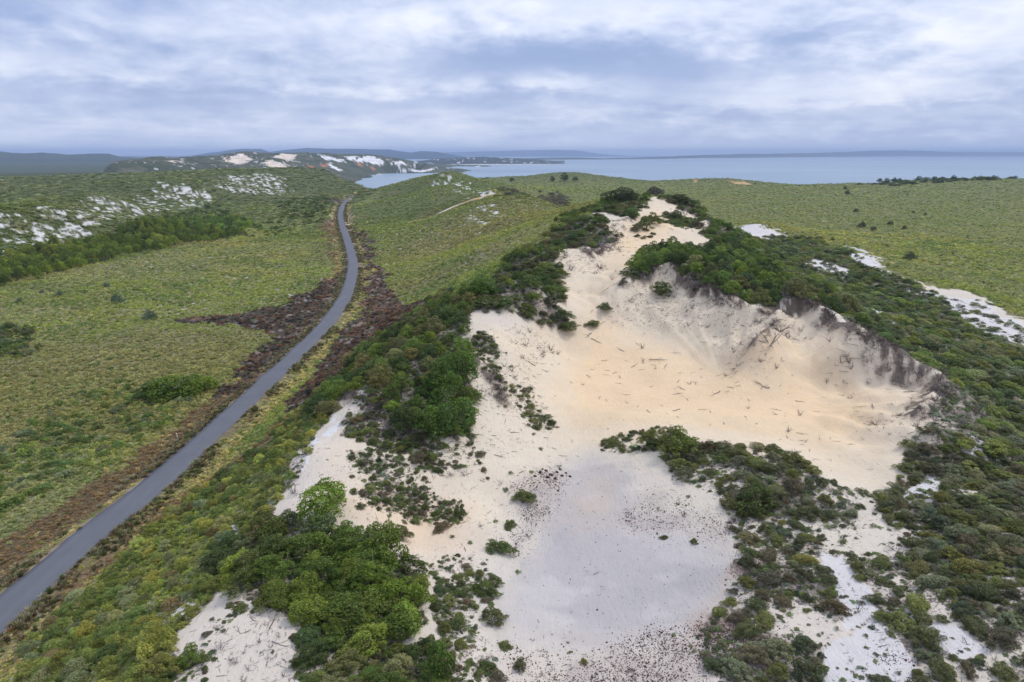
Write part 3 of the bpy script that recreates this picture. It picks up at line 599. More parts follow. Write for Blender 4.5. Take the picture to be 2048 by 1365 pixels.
# ------------------------------------------------------------------ plant and wood meshes (unit size, shared)
def quads(P, Nn, L, W, r):
    """leaf cards: centre P, facing N, length L, width W -> verts, faces"""
    n = len(P); a = r.normal(size=(n, 3)); T = np.cross(Nn, a); T /= np.linalg.norm(T, axis=1)[:, None]+1e-9; B = np.cross(Nn, T)
    L = np.broadcast_to(L, n)[:, None]; W = np.broadcast_to(W, n)[:, None]
    V = np.stack([P-T*L*.5, P-B*W*.5+Nn*W*.2, P+T*L*.5, P+B*W*.5+Nn*W*.2], 1).reshape(-1, 3)
    return V, np.arange(4*n).reshape(n, 4)
def unit(v): return v/(np.linalg.norm(v, axis=-1, keepdims=True)+1e-9)
def crown(seed, lobes=22, per=150, lsize=.045, lobe_r=(.11, .2), flat=.5, spread=.36, top=1.0, loose=.25, mats=None):
    r = np.random.default_rng(seed); C = []; R = []
    for i in range(lobes):
        a = i*2.39996+r.uniform(-.8, .8); q = math.sqrt((i+.5)/lobes); rad = spread*q*r.uniform(.7, 1.3)
        h = top*(1-flat*q*q)*r.uniform(.6, 1.05); lr = r.uniform(*lobe_r)
        C.append((rad*math.cos(a), rad*math.sin(a), max(h-lr, lr*.7))); R.append(lr)
        if q > .45 and r.random() < .8: C.append((rad*1.12*math.cos(a+.2), rad*1.12*math.sin(a+.2), max(h*.45-lr*.3, lr*.5))); R.append(lr*r.uniform(.7, 1))
    C = np.array(C); R = np.array(R); P = []; Nn = []; lob = []
    for i, (c, q) in enumerate(zip(C, R)):
        n = int(per*(q/np.mean(lobe_r))**2); d = unit(r.normal(size=(n, 3))); d[:, 2] = np.where(d[:, 2] < -.45, -d[:, 2], d[:, 2])
        dep = 1-loose*r.random(n)**1.5 + .32*r.random(n)*(r.random(n) > .82)
        p = c + d*(q*dep)[:, None]*[1, 1, .92]
        inside = np.zeros(n, bool)
        for j in range(len(C)):
            if j != i: inside |= np.linalg.norm((p-C[j]), axis=1) < R[j]*.72
        k = ~inside & (p[:, 2] > .01); P.append(p[k]); Nn.append(unit(d[k]+r.normal(size=(k.sum(), 3))*.8+[0, 0, .25])); lob.append(np.full(k.sum(), r.uniform(.78, 1.22)))
    P = np.concatenate(P); Nn = np.concatenate(Nn); lob = np.concatenate(lob); n = len(P)
    L = lsize*r.uniform(.8, 2.0, n); V, Fq = quads(P, Nn, L, L*r.uniform(.3, .6, n), r)
    b = lob*r.uniform(.65, 1.35, n); hue = r.normal(0, .10, n); c = np.stack([b*(1+hue), b, b*(1-hue*.5)], 1); c[r.random(n) < .04] *= [1.5, 1.1, .7]
    cc = np.ones((n, 4)); cc[:, :3] = np.clip(c, .2, 2.2); return V, Fq, np.repeat(cc, 4, 0)
def tube(path, rad, k=5):
    path = np.asarray(path, float); n = len(path); T = unit(np.gradient(path, axis=0)); a = np.array([.31, .17, .93]); U = unit(np.cross(T, a)); W = np.cross(T, U)
    an = np.arange(k)*2*PI/k; V = (path[:, None] + np.asarray(rad)[:, None, None]*(U[:, None]*np.cos(an)[:, None]+W[:, None]*np.sin(an)[:, None])).reshape(-1, 3)
    Fq = []
    for i in range(n-1):
        for j in range(k): Fq.append((i*k+j, i*k+(j+1) % k, (i+1)*k+(j+1) % k, (i+1)*k+j))
    return V, np.array(Fq)
def merge(parts):
    V = []; Fq = []; o = 0
    for v, f in parts: V.append(v); Fq.append(f+o); o += len(v)
    return np.concatenate(V), np.concatenate(Fq)
def branch(r, p, d, L, rad, lev, out, sag=.0, wig=.35, kids=3):
    n = 5; path = [p]; dd = d
    for i in range(n-1):
        dd = unit(dd + r.normal(size=3)*wig/ n + np.array([0, 0, -sag/n])); path.append(path[-1]+dd*L/(n-1))
    out.append(tube(path, np.linspace(rad, rad*.45, n), 5 if lev > 1 else 4))
    if lev > 0:
        for _ in range(kids):
            i = r.integers(1, n); q = unit(dd+r.normal(size=3)*.75); branch(r, path[i], q, L*r.uniform(.45, .75), rad*.5*(1-.08*i), lev-1, out, sag, wig, kids)
def stems(seed, top=.8, rad=.018, num=5, spread=.28):
    r = np.random.default_rng(seed); out = []
    for i in range(num):
        a = i*2*PI/num+r.uniform(-.4, .4); d = unit(np.array([math.cos(a)*spread*2.2, math.sin(a)*spread*2.2, 1.])); branch(r, np.array([0, 0, -.06]), d, top*r.uniform(.7, 1.), rad*r.uniform(.7, 1.1), 1, out, kids=2)
    return merge(out)
def dead_bush(seed, num=8, lev=2, rad=.014, lean=1.3):
    r = np.random.default_rng(seed); out = []
    for i in range(num):
        a = i*2.4+r.uniform(-.4, .4); d = unit(np.array([math.cos(a)*lean*r.uniform(.4, 1), math.sin(a)*lean*r.uniform(.4, 1), 1.])); branch(r, np.array([0, 0, -.05]), d, r.uniform(.3, .5), rad, lev, out, .1, .7, 3)
    V, Fq = merge(out); V[:, 2] *= 1/max(V[:, 2].max(), .3); V[:, :2] *= .5/np.abs(V[:, :2]).max(); return V, Fq
def log_mesh(seed, kids=3, wig=1.2):
    r = np.random.default_rng(seed); n = 9; path = [np.array([-.5, 0, .03])]; d = np.array([1., 0, .02])
    for i in range(n-1): d = unit(d+np.array([0, r.normal()*wig/n*2.2, r.normal()*.05])); path.append(path[-1]+d/(n-1))
    path = np.array(path); path[:, 2] = .02+.03*r.random(n); out = [tube(path, np.linspace(.026, .008, n), 6)]
    for k in range(kids):
        i = r.integers(2, n-2); q = unit(np.array([.6, r.choice([-1, 1])*r.uniform(.4, 1.1), r.uniform(-.02, .45)])); branch(r, path[i], q, r.uniform(.18, .4), .012, 1, out, .25, .9, 2)
    V, Fq = merge(out); V[:, 2] = np.maximum(V[:, 2], -.03); return V, Fq
def stone_mesh(seed):
    r = np.random.default_rng(seed); V = []; n = 6
    for j, (h, q) in enumerate(((-.25, .75), (.1, 1.), (.42, .72))):
        for i in range(n):
            a = i*2*PI/n+j*.4; k = q*r.uniform(.75, 1.2); V.append((k*math.cos(a)*.5, k*math.sin(a)*.42, h*r.uniform(.8, 1.15)))
    V.append((0, 0, .52)); Fq = [(j*n+i, j*n+(i+1) % n, (j+1)*n+(i+1) % n, (j+1)*n+i) for j in range(2) for i in range(n)]
    Fq += [(2*n+i, 2*n+(i+1) % n, 3*n, 3*n) for i in range(n)]
    return np.array(V), Fq
def stone_data(name, seed, mat):
    V, Fq = stone_mesh(seed); me = bpy.data.meshes.new(name); me.from_pydata([tuple(v) for v in V], [], [f if f[2] != f[3] else f[:3] for f in Fq]); me.materials.append(mat); me.update(); return me
def tuft_blades(seed, n=34, h=1., spread=.5):
    r = np.random.default_rng(seed); V = []; Fq = []; o = 0; B = []
    for i in range(n):
        a = r.uniform(0, 2*PI); q = spread*math.sqrt(r.random())*.55; b = np.array([q*math.cos(a), q*math.sin(a), -.05]); a2 = a+r.normal()*.6; d = np.array([math.cos(a2), math.sin(a2), 0.]); le = r.uniform(.1, .5)
        s = np.array([-d[1], d[0], 0])*r.uniform(.035, .07); t = b+d*le+[0, 0, h*r.uniform(.55, 1.)]; m_ = b+d*le*.35+[0, 0, h*.55*r.uniform(.7, 1)]
        V += [b-s, b+s, m_+s*.8, m_-s*.8, t]; Fq += [(o, o+1, o+2, o+3), (o+3, o+2, o+4, o+4)]; o += 5; B += [r.uniform(.6, 1.4)]*5
    c = np.ones((len(V), 4)); c[:, :3] *= np.array(B)[:, None]; return np.array(V), Fq, c
def leafy(name, V, Fq, c, mat):
    if isinstance(Fq, list):
        me = bpy.data.meshes.new(name); me.from_pydata([tuple(v) for v in V], [], [f if f[2] != f[3] else f[:3] for f in Fq])
        a = me.attributes.new('leaf', 'FLOAT_COLOR', 'POINT'); a.data.foreach_set('color', np.ascontiguousarray(c, np.float32).ravel()); me.materials.append(mat); me.update(); return me
    return mesh_np(name, V, Fq, mat, False, {'leaf': ('FLOAT_COLOR', c)})
# crowns: (lobes, per, lsize, lobe_r, flat, spread, loose)
CR = [dict(lobes=24, per=210, lsize=.040, lobe_r=(.12, .20), flat=.45, spread=.36, loose=.22),      # rounded dome
      dict(lobes=38, per=125, lsize=.034, lobe_r=(.075, .135), flat=.5, spread=.40, loose=.22),       # broccoli
      dict(lobes=18, per=150, lsize=.042, lobe_r=(.10, .18), flat=.35, spread=.38, loose=.5),        # open
      dict(lobes=26, per=110, lsize=.042, lobe_r=(.08, .16), flat=.65, spread=.42, loose=.3),        # low spreading
      dict(lobes=12, per=210, lsize=.050, lobe_r=(.15, .24), flat=.3, spread=.28, loose=.3),         # upright
      dict(lobes=34, per=95, lsize=.036, lobe_r=(.07, .14), flat=.55, spread=.41, loose=.3)]
CROWN_O = []; CROWN_I = []
for i, k in enumerate(CR):
    for j in range(2):
        V, Fq, c = crown(500+i*7+j, **k); CROWN_O.append(leafy('foliage', V, Fq, c, MLEAF_O)); CROWN_I.append(leafy('foliage_mass', V, Fq, c, MLEAF_I))
STEM = [mesh_np('stem', *stems(600+i, .75, .02, 5), MSTEM, True) for i in range(3)]
TRUNK = [mesh_np('trunk', *stems(620+i, .95, .035, 3, .16), MSTEM, True) for i in range(2)]
DEAD = [mesh_np('dead_branches', *dead_bush(640+i), MDEAD, True) for i in range(4)]
LOGS = [mesh_np('branch', *log_mesh(660+i, k), MDEAD, True) for i, k in enumerate((3, 2, 4, 1, 3, 2))]
small = dict(lobes=7, per=16, lsize=.15, lobe_r=(.16, .28), flat=.4, spread=.36, loose=.35)
HEATH = [leafy('heath_clump', *crown(700+i, **small), MLEAF_I) for i in range(4)] + [leafy('grass_clump', *tuft_blades(720+i), MLEAF_I) for i in range(3)]
MID = [leafy('scrub_clump', *crown(740+i, lobes=10, per=42, lsize=.09, lobe_r=(.13, .24), flat=.45, spread=.36, loose=.35), MLEAF_I) for i in range(4)]
TWIG = [mesh_np('twig', *log_mesh(760+i, 2), MDEAD_I, False) for i in range(4)] + [mesh_np('dead_sprig', *dead_bush(770+i, 5, 1, .02), MDEAD_I, False) for i in range(3)]
GRAVEL = [stone_data('pebble', 780+i, MSTONE_I) for i in range(4)]; STONE = [stone_data('stone', 790+i, MSTONE) for i in range(4)]

# ------------------------------------------------------------------ masses that nobody could count: one object each
def scatter(name, P, protos, label, cat, scl, tint, tilt=.12, var=None, gain=1.0):
    n = len(P); tint = np.asarray(tint)*gain; me = bpy.data.meshes.new(name); me.vertices.add(n); me.vertices.foreach_set('co', np.ascontiguousarray(P, np.float32).ravel())
    rot = np.stack([rng.normal(0, tilt, n), rng.normal(0, tilt, n), rng.uniform(0, 2*PI, n)], 1)
    for nm, typ, key, arr in (('rot', 'FLOAT_VECTOR', 'vector', rot), ('scl', 'FLOAT_VECTOR', 'vector', scl), ('tint', 'FLOAT_COLOR', 'color', rgba(tint))):
        a = me.attributes.new(nm, typ, 'POINT'); a.data.foreach_set(key, np.ascontiguousarray(arr, np.float32).ravel())
    a = me.attributes.new('variant', 'INT', 'POINT'); a.data.foreach_set('value', np.ascontiguousarray(rng.integers(0, len(protos), n) if var is None else var, np.int32))
    pc = bpy.data.collections.new(name+'_kinds')
    for i, m_ in enumerate(protos): pc.objects.link(bpy.data.objects.new('%s_%02d' % (name, i), m_))
    g = bpy.data.node_groups.new(name, 'GeometryNodeTree'); g.interface.new_socket('Geometry', in_out='INPUT', socket_type='NodeSocketGeometry'); g.interface.new_socket('Geometry', in_out='OUTPUT', socket_type='NodeSocketGeometry')
    gi = g.nodes.new('NodeGroupInput'); go = g.nodes.new('NodeGroupOutput'); ip = g.nodes.new('GeometryNodeInstanceOnPoints'); ci = g.nodes.new('GeometryNodeCollectionInfo')
    ci.inputs['Collection'].default_value = pc; ci.inputs['Separate Children'].default_value = True; ci.inputs['Reset Children'].default_value = True
    def na(nm, t): q = g.nodes.new('GeometryNodeInputNamedAttribute'); q.data_type = t; q.inputs['Name'].default_value = nm; return q.outputs['Attribute']
    mp = g.nodes.new('GeometryNodeMeshToPoints'); g.links.new(gi.outputs[0], mp.inputs[0]); g.links.new(mp.outputs[0], ip.inputs['Points'])
    g.links.new(ci.outputs[0], ip.inputs['Instance']); ip.inputs['Pick Instance'].default_value = True
    g.links.new(na('variant', 'INT'), ip.inputs['Instance Index']); g.links.new(na('rot', 'FLOAT_VECTOR'), ip.inputs['Rotation']); g.links.new(na('scl', 'FLOAT_VECTOR'), ip.inputs['Scale'])
    g.links.new(ip.outputs[0], go.inputs[0])
    o = add(name, me); md = o.modifiers.new('scatter', 'NODES'); md.node_group = g
    return tag(o, label, cat, kind='stuff')
GAIN = 1.95
def pal(n, cols, wts, jit=.22):
    c = np.array(cols)[rng.choice(len(cols), n, p=np.array(wts)/sum(wts))]; b = np.exp(rng.normal(0, jit, n)); h = rng.normal(0, .07, n)
    return c*np.stack([b*(1+h), b, b*(1-h)], 1)

# ------------------------------------------------------------------ heath of the plains and slopes
def polar_points(r0, r1, ang, dth, jit=1.0, tmax=48):
    nr = int(math.log(r1/r0)/ang); nt_ = int(2*math.radians(tmax)/dth); I, J = np.meshgrid(np.arange(nr), np.arange(nt_), indexing='ij'); I = I.ravel(); J = J.ravel()
    r = r0*np.exp((I+rng.random(len(I))*jit)*ang); t = -math.radians(tmax)+(J+rng.random(len(J))*jit)*dth
    return r*np.sin(t), r*np.cos(t), r
def heath():
    X = []; Y = []; S = []
    for r0, r1, a, dth in ((30, 160, .0064, .0055), (160, 420, .0085, .0042), (420, 1150, .016, .0034)):
        x, y, r = polar_points(r0, r1, a, dth); X.append(x); Y.append(y); S.append(r*dth)
    x = np.concatenate(X); y = np.concatenate(Y); s = np.concatenate(S); r = np.hypot(x, y)
    u = theta2u(np.arctan2(x, y)); rc = np.interp(u, U_C, R_C); sea = u > 600
    col, sand, dr = ground_cover(x, y)
    wx, wy = warp(x, y); du = inpoly(wx, wy, POLY['dune']) | inpoly(x, y, POLY['dune'])
    burn = np.zeros(len(x), bool)
    for k in ('burn_l', 'burn_r', 'burn_f'): burn |= inpoly(wx, wy, POLY[k])
    brown = np.zeros(len(x), bool)
    for k in ('brown_l', 'brown_r', 'brown_f'): brown |= inpoly(wx, wy, POLY[k])
    spk = (col.min(1) > .42) | (col[:, 0] > .5)
    keep = (dr > 2.2+np.minimum(s, 2.)*.6) & ~((np.abs(y-412) < 6) & (dr < 8)) & ~((y > 405) & (y < 560) & (dr < 3.9)) & ~du & ((sand < .5) & ~spk | (rng.random(len(x)) < .4)) & (r < rc+25)
    keep &= ~(burn & (rng.random(len(x)) < .45))
    x, y, s, r, burn, brown, dr, wx, wy = (q[keep] for q in (x, y, s, r, burn, brown, dr, wx, wy)); n = len(x)
    z = height(x, y)
    n1 = fbm(x, y, 60, 4, 3); n2 = fbm(x, y, 13, 4, 21); n3 = fbm(x, y, 160, 3, 23)
    base = np.array([.150, .180, .052]) + 0*x[:, None]
    def m(w, c): nonlocal base; base = base + (np.array(c)-base)*np.asarray(w, float)[:, None]
    right = sstep(0, 80, x - .12*y); m(right*.7, (.190, .195, .060)); m(sstep(.42, .60, n1)*.7, (.225, .205, .085)); m(sstep(.50, .62, n2)*.75, (.075, .115, .035)); m(sstep(.5, .62, n3)*.4, (.12, .15, .055)); m(sstep(.55, .68, fbm(x, y, 34, 3, 29))*.55, (.17, .175, .13))
    m(sstep(.56, .68, fbm(x, y*1.6, 85, 4, 27))*.6, (.175, .145, .085)); far = sstep(350, 900, r); m(far*.45, (.105, .135, .052))
    lft = x < -190+.2*(y-256); m(lft*.8, (.080, .105, .036)); m(lft*sstep(520, 640, r)*.6, (.085, .095, .055)); hl = (x > -115) & (x < 25-.06*(y-300)) & (y > 300) & (y < 720); m(hl*.7*sstep(300, 360, y), (.105, .135, .045))
    rnd = rng.random(n); m((rnd < .10)*.6, (.23, .20, .115)); m((rnd > .90)*.7, (.17, .19, .12)); m((rnd > .76) & (rnd < .82), (.075, .105, .034))
    g = np.exp(-((dr-4.5)/2.2)**2); m((rng.random(n) < g*.75), (.27, .22, .135))
    m(brown & (rng.random(n) < .85), (.145, .095, .06)); m(burn & (rng.random(n) < .85), (.15, .075, .048)); m(burn & (rng.random(n) < .45), (.055, .044, .042))
    t = base*np.exp(rng.normal(0, .15, n))[:, None]
    w_ = s*rng.uniform(.75, 1.6, n)*(1+.5*(lft & (r > 250))); h = np.minimum(w_*rng.uniform(.45, .8, n), rng.uniform(.4, 1.1, n))*np.where(burn, .8, 1)*np.where(brown, .7, 1)*np.where(dr < 4.5, .55, 1)
    w_ = np.where(dr < 3.6, np.minimum(w_, .7), w_)
    grass = rng.random(n) < np.where(brown | (dr < 6), .7, .24); var = np.where(grass, 4+rng.integers(0, 3, n), rng.integers(0, 4, n))
    L = (x < lerp(-46, -46, 0)) | ((y > 250) & (x < np.interp(y, ROAD[:, 1], ROAD[:, 0])))
    rt = ~L & ((x > 70) | (u[keep] > 1000) & (r > 260))
    for nm, q, lb in (('heath', L & ~burn, 'low green heath covering the plain beside the road'), ('heath', rt & ~burn, 'low yellow-green heath covering the plain between dune and sea'), ('heath', ~L & ~rt & ~burn, 'low heath and grass on the slopes between road and dune'), ('burnt_heath', burn, 'burnt black and red-brown heath along both road edges')):
        if q.any(): scatter(nm, np.stack([x, y, z-.03], 1)[q], HEATH, lb, 'heath', np.stack([w_, w_, h], 1)[q], t[q], var=var[q], gain=np.array([2.28, 2.25, 1.5]) if 'burnt' not in nm else np.array([1.5, 1.45, 1.1]))
    print('heath', n)
heath()
def verge_grass():
    seg = np.r_[0, np.cumsum(np.hypot(*np.diff(ROAD, axis=0).T))]; q = rng.random(15000)**1.6*620; cx = np.interp(q, seg, ROAD[:, 0]); cy_ = np.interp(q, seg, ROAD[:, 1]); T = np.gradient(ROAD, axis=0); T /= np.linalg.norm(T, axis=1)[:, None]
    tx = np.interp(q, seg, T[:, 0]); ty = np.interp(q, seg, T[:, 1]); n = len(q); off = (2.08+np.abs(rng.normal(0, 1.1, n)))*rng.choice([-1, 1], n); off *= 1 + .12*(fbm(q, off*0, 5, 3, 401)-.5)
    x = cx+ty*off; y = cy_-tx*off; z = height(x, y); ln = fbm(x, y, 6, 3, 411)
    s = rng.uniform(.25, .75, n)*(.6+ln*.8)*(1+.5*sstep(150, 500, q)); k = (ln > .40) & (np.hypot(x, y) > 30); c = pal(n, [(.24, .18, .105), (.16, .11, .07), (.33, .28, .17), (.14, .155, .06), (.10, .12, .05)], [3, 3, 2, 3, 2], .25)
    scatter('verge_grass', np.stack([x, y, z-.02], 1)[k], HEATH[4:], 'dry tan and brown grass fringing the road edges', 'grass', np.stack([s, s, s*rng.uniform(.5, 1., n)], 1)[k], c[k], .2, gain=1.15)
verge_grass()

# ------------------------------------------------------------------ shrubs on the dune
PAL = dict(
 bright=([(.068, .096, .019), (.048, .072, .018), (.09, .12, .024), (.04, .056, .02)], [4, 3, 2, 3]),
 mixed=([(.055, .085, .022), (.08, .12, .026), (.085, .090, .040), (.115, .115, .06), (.035, .055, .02)], [4, 3, 2, 1.2, 3]),
 flank=([(.10, .13, .04), (.15, .165, .05), (.07, .095, .03), (.12, .14, .085), (.125, .105, .06)], [3, 3, 3, 2, .5]),
 knoll=([(.045, .070, .020), (.07, .10, .025), (.08, .08, .045), (.04, .05, .025)], [4, 3, 2, 2]),
 green=([(.06, .095, .022), (.09, .13, .025), (.04, .06, .02)], [4, 3, 2]),
 lee=([(.055, .08, .026), (.08, .115, .030), (.095, .11, .045), (.11, .125, .08), (.038, .055, .022), (.12, .15, .04)], [3, 4, 2, 3, 2, 2]),
 shelf=([(.056, .066, .030), (.078, .092, .032), (.066, .062, .045), (.10, .11, .075), (.095, .10, .035), (.040, .050, .026)], [4, 4, 3, 3, 1, 3]),
 low=([(.06, .08, .028), (.08, .10, .035), (.075, .065, .05), (.045, .06, .025)], [4, 3, 2, 2]))
SHR = []   # x, y, width, height, crown index, tint, zone
def zone_points():
    out = []
    for n, P, cv, a, b, hr, kind in SZP:
        x0, y0 = P.min(0); x1, y1 = P.max(0); occ = []
        area = (x1-x0)*(y1-y0); big = int(area*1.3/((a+b)/2)**2)+40; tries = min(big*5, 26000)
        X = rng.uniform(x0, x1, tries); Y = rng.uniform(y0, y1, tries); wx, wy = warp(X, Y); q = inpoly(wx, wy, P); X, Y = X[q], Y[q]
        c = cover(X, Y); k = rng.random(len(X)) < np.clip((c-.42)*3.2, 0, 1); X, Y, c = X[k], Y[k], c[k]
        if n in ('lee', 'shelf_right'): k = polydist(X, Y, RIM[0]) > 5.5+rng.random(len(X))*3; X, Y, c = X[k], Y[k], c[k]
        W = (a+(b-a)*rng.random(len(X))**2.0)*(.6+.4*np.clip((c-.42)/.35, 0, 1)); od = np.argsort(-W); cell = {}
        for i in od:
            key = (int(X[i]//4), int(Y[i]//4)); ok = True
            for dx in (-1, 0, 1):
                for dy in (-1, 0, 1):
                    for (px, py, pw) in cell.get((key[0]+dx, key[1]+dy), ()):
                        if (px-X[i])**2+(py-Y[i])**2 < (.36*(pw+W[i]) if cv > .9 else .40*(pw+W[i]))**2: ok = False; break
                    if not ok: break
                if not ok: break
            if ok: cell.setdefault(key, []).append((X[i], Y[i], W[i])); out.append((X[i], Y[i], W[i], hr, kind, n))
    return out
ZPTS = zone_points(); print('zone shrubs', len(ZPTS))
HAND = [ # u, v of the foot, width px, height/width, crown, tint, zone
 (648,1030,92,.85,1,(.085,.135,.02),'hand'), (770,1125,105,.72,2,(.085,.13,.022),'thicket_near'), (700,1120,96,.68,3,(.075,.12,.022),'thicket_near'), (640,1170,90,.68,2,(.065,.105,.022),'thicket_near'), (740,1190,100,.7,3,(.10,.15,.026),'thicket_near'), (800,1215,88,.75,2,(.11,.165,.024),'thicket_near'), (690,1240,96,.65,1,(.075,.11,.024),'thicket_near'), (790,1270,76,.7,0,(.07,.105,.022),'thicket_near'), (560,1120,84,.62,3,(.07,.10,.026),'thicket_near'), (500,1150,78,.62,5,(.075,.095,.03),'thicket_near'), (620,1110,80,.64,1,(.08,.12,.024),'thicket_near'),
 (882,1352,66,1.25,8,(.05,.085,.02),'hand'), (380,1325,46,.9,2,(.08,.12,.025),'hand'), (860,1300,40,.7,1,(.06,.08,.025),'apron'),
 (350,790,90,.5,0,(.06,.10,.015),'plain'), (400,782,60,.5,1,(.085,.13,.015),'plain'), (310,790,70,.45,6,(.045,.075,.018),'plain'),
 (905,870,75,1.05,1,(.045,.085,.022),'flank_tall'), (880,800,80,1.0,3,(.05,.09,.02),'flank_tall'), (860,870,62,.9,0,(.055,.095,.02),'flank_tall'), (915,760,70,1.0,1,(.05,.09,.02),'flank_tall'),
 (1355,900,75,.62,2,(.085,.11,.03),'lip'), (1512,1010,80,.6,7,(.05,.07,.022),'shelf'), (1300,890,40,.8,4,(.08,.095,.03),'lip'),
 (965,585,62,.65,1,(.05,.09,.018),'knoll_near'), (1240,405,46,.7,0,(.035,.045,.022),'knoll_far'), (1310,392,28,.7,0,(.045,.04,.03),'knoll_far'),
 (1320,585,42,.7,4,(.05,.075,.025),'bowl'), (1000,1105,46,.5,6,(.055,.08,.022),'pan'), (1050,1000,42,.4,6,(.06,.08,.022),'pan'), (1020,1050,26,.5,6,(.06,.08,.025),'pan'), (805,1075,32,.9,0,(.07,.085,.035),'pan'), (885,1060,30,.6,6,(.09,.075,.05),'pan'), (870,1030,16,.7,2,(.07,.10,.03),'pan'), (918,1035,24,1.6,2,(.055,.075,.028),'pan'), (722,1018,18,.7,2,(.05,.07,.03),'pan'), (1328,1076,14,.6,6,(.06,.08,.03),'pan'), (1388,1086,16,.6,6,(.06,.08,.03),'pan'), (970,1185,46,.55,6,(.06,.085,.025),'apron'), (985,1240,50,.5,7,(.06,.07,.03),'apron'), (1010,1290,26,.5,6,(.075,.095,.025),'pan'), (1040,1335,30,.7,4,(.055,.06,.03),'pan'), (1168,1330,14,.9,2,(.11,.12,.02),'pan'), (1290,458,34,.8,4,(.07,.09,.03),'chute'), (1308,450,26,.9,2,(.09,.11,.03),'chute'), (1270,462,22,.7,4,(.07,.075,.04),'chute'), (1352,440,30,.7,0,(.05,.065,.03),'chute'), (1395,455,26,.6,6,(.06,.06,.035),'chute'), (1412,470,26,.6,6,(.07,.095,.03),'chute'), (1358,405,38,.5,6,(.045,.055,.028),'knoll_far'), (1140,660,40,.5,4,(.055,.075,.026),'knoll_near'), (1185,650,26,.5,6,(.06,.08,.03),'bowl'), (1210,620,30,.5,6,(.055,.075,.028),'bowl')]
hp = raycast([h[0] for h in HAND], [h[1] for h in HAND])
for h, p in zip(HAND, hp):
    wd = h[2]/F*(p[1]*CP-(p[2]-CAM_Z)*SP)*1.08; SHR.append((p[0], p[1], wd, wd*h[3], h[4], tuple(np.array(h[5])*(.72 if h[6] == 'thicket_near' else .92)), h[6]))
for x, y, wd, hr, kind, zn in ZPTS:
    c, wt = PAL[kind]; tint = pal(1, c, wt, .17)[0]
    ci = int(rng.choice(12, p=[.1,.1,.11,.11,.07,.07,.13,.13,.04,.04,.05,.05])) if kind in ('low', 'shelf', 'flank', 'lee') else int(rng.choice(12, p=[.12,.12,.16,.16,.06,.06,.05,.05,.04,.04,.07,.07]))
    SHR.append((x, y, wd, wd*hr*rng.uniform(.7, 1.15), ci, tuple(tint), zn))
SX = np.array([s[0] for s in SHR]); SY = np.array([s[1] for s in SHR]); SZZ = height(SX, SY); SW = np.array([s[2] for s in SHR]); SH = np.array([s[3] for s in SHR])
def visible(x, y, z):
    """is the point in frame and not behind higher ground"""
    u, v, s = project(np.stack([x, y, z], 1)); ok = (u > -20) & (u < 2068) & (v > 0) & (v < 1385) & (s > 0)
    for k in np.linspace(.15, .97, 40): ok &= (CAM_Z+(z-CAM_Z)*k) > height(x*k, y*k, False) - .3
    return ok, u, v, s
vis, su, sv, ss_ = visible(SX, SY, SZZ+SH*.8)
app = np.where(vis, SW*np.sqrt(SH/SW)*F/ss_, 0); hand = np.arange(len(SHR)) < len(HAND); app[hand] += 500
order = np.argsort(-app); single = np.zeros(len(SHR), bool); single[order[:290]] = True; single &= app > 0
LOOK = lambda t: ('yellow-green' if t[1] > .125 and t[0] > .09 else 'bright green') if t[1] > .108 else ('grey-green' if t[2] > .055 else ('brown-tinged' if t[0] > t[1]*.98 else ('dark green' if t[1] < .078 else 'mid green')))
ZTXT = dict(thicket_near='in the tall thicket above the near sand slope', flank_tall='in the thicket on the dune shoulder facing the road', flank='on the grassy flank between road and dune', knoll_near='on the knoll beside the sand channel',
 knoll_far='on the far knolls above the sand channel', crest='on the crest behind the blow-out rim', lee_top='high on the lee slope behind the far dune', lee='on the lee slope running down to the heath plain', shelf='on the white shelf below the big blow-out', shelf_right='on the scrubby shelf beyond the blow-out lip',
 near_sand='on the near sand patch by the tall thicket', small_slope='on the small sand slope below the ledge', chute='in the sand chute between the far knolls', apron='in the scrub strip between thicket and pale pan', under='at the foot of the tall thicket', ledge='on the ledge above the small sand slope', spur='on the sandy spur beside the channel', lip='on the low lip between blow-out and pan', edge_left='on the sand edge above the road flank', bowl='alone on the wall of the big blow-out', pan='standing alone on bare sand beside the pale pan', plain='clump on the heath beside the road')
HLAB = {(648, 1030): 'rounded bright green shrub alone above the small sand slope', (882, 1352): 'tall dark upright shrub standing alone beside the scrub strip', (380, 1325): 'small bright shrub alone on the near sand patch'}
SHAPE = ['rounded', 'rounded', 'knobbly', 'knobbly', 'open', 'open', 'low spreading', 'low spreading', 'upright', 'upright', 'fine-leaved', 'fine-leaved']
for i in np.where(single)[0]:
    x, y, wd, h, ci, t, zn = SHR[i]; z = SZZ[i]
    e = add('shrub', None, None, (x, y, z-.05), (0, 0, rng.uniform(0, 6.28))); e.empty_display_size = .3
    lb = HLAB.get(HAND[i][:2]) if i < len(HAND) else None
    sz = 'large ' if wd > 3.0 else ('small ' if wd < 1.5 else ''); lb = lb or '%s%s %s shrub %s' % (sz, LOOK(t), SHAPE[ci], ZTXT[zn]); tag(e, lb, 'shrub', lb.split(' shrub ')[-1] + ' shrubs' if 'alone' not in lb else None)
    e['group'] = 'shrubs ' + (ZTXT.get(zn) or 'standing alone on sand')
    ax = rng.uniform(.72, 1.4)
    f = add('foliage', CROWN_O[ci], e, (0, 0, 0), (0, 0, 0), (wd*ax, wd/ax, h)); f.color = (t[0]*GAIN*1.13, t[1]*GAIN*1.05, t[2]*GAIN*.78, 1)
    add('stem', STEM[i % 3], e, (0, 0, 0), (0, 0, 0), (wd, wd, h))
rest = ~single
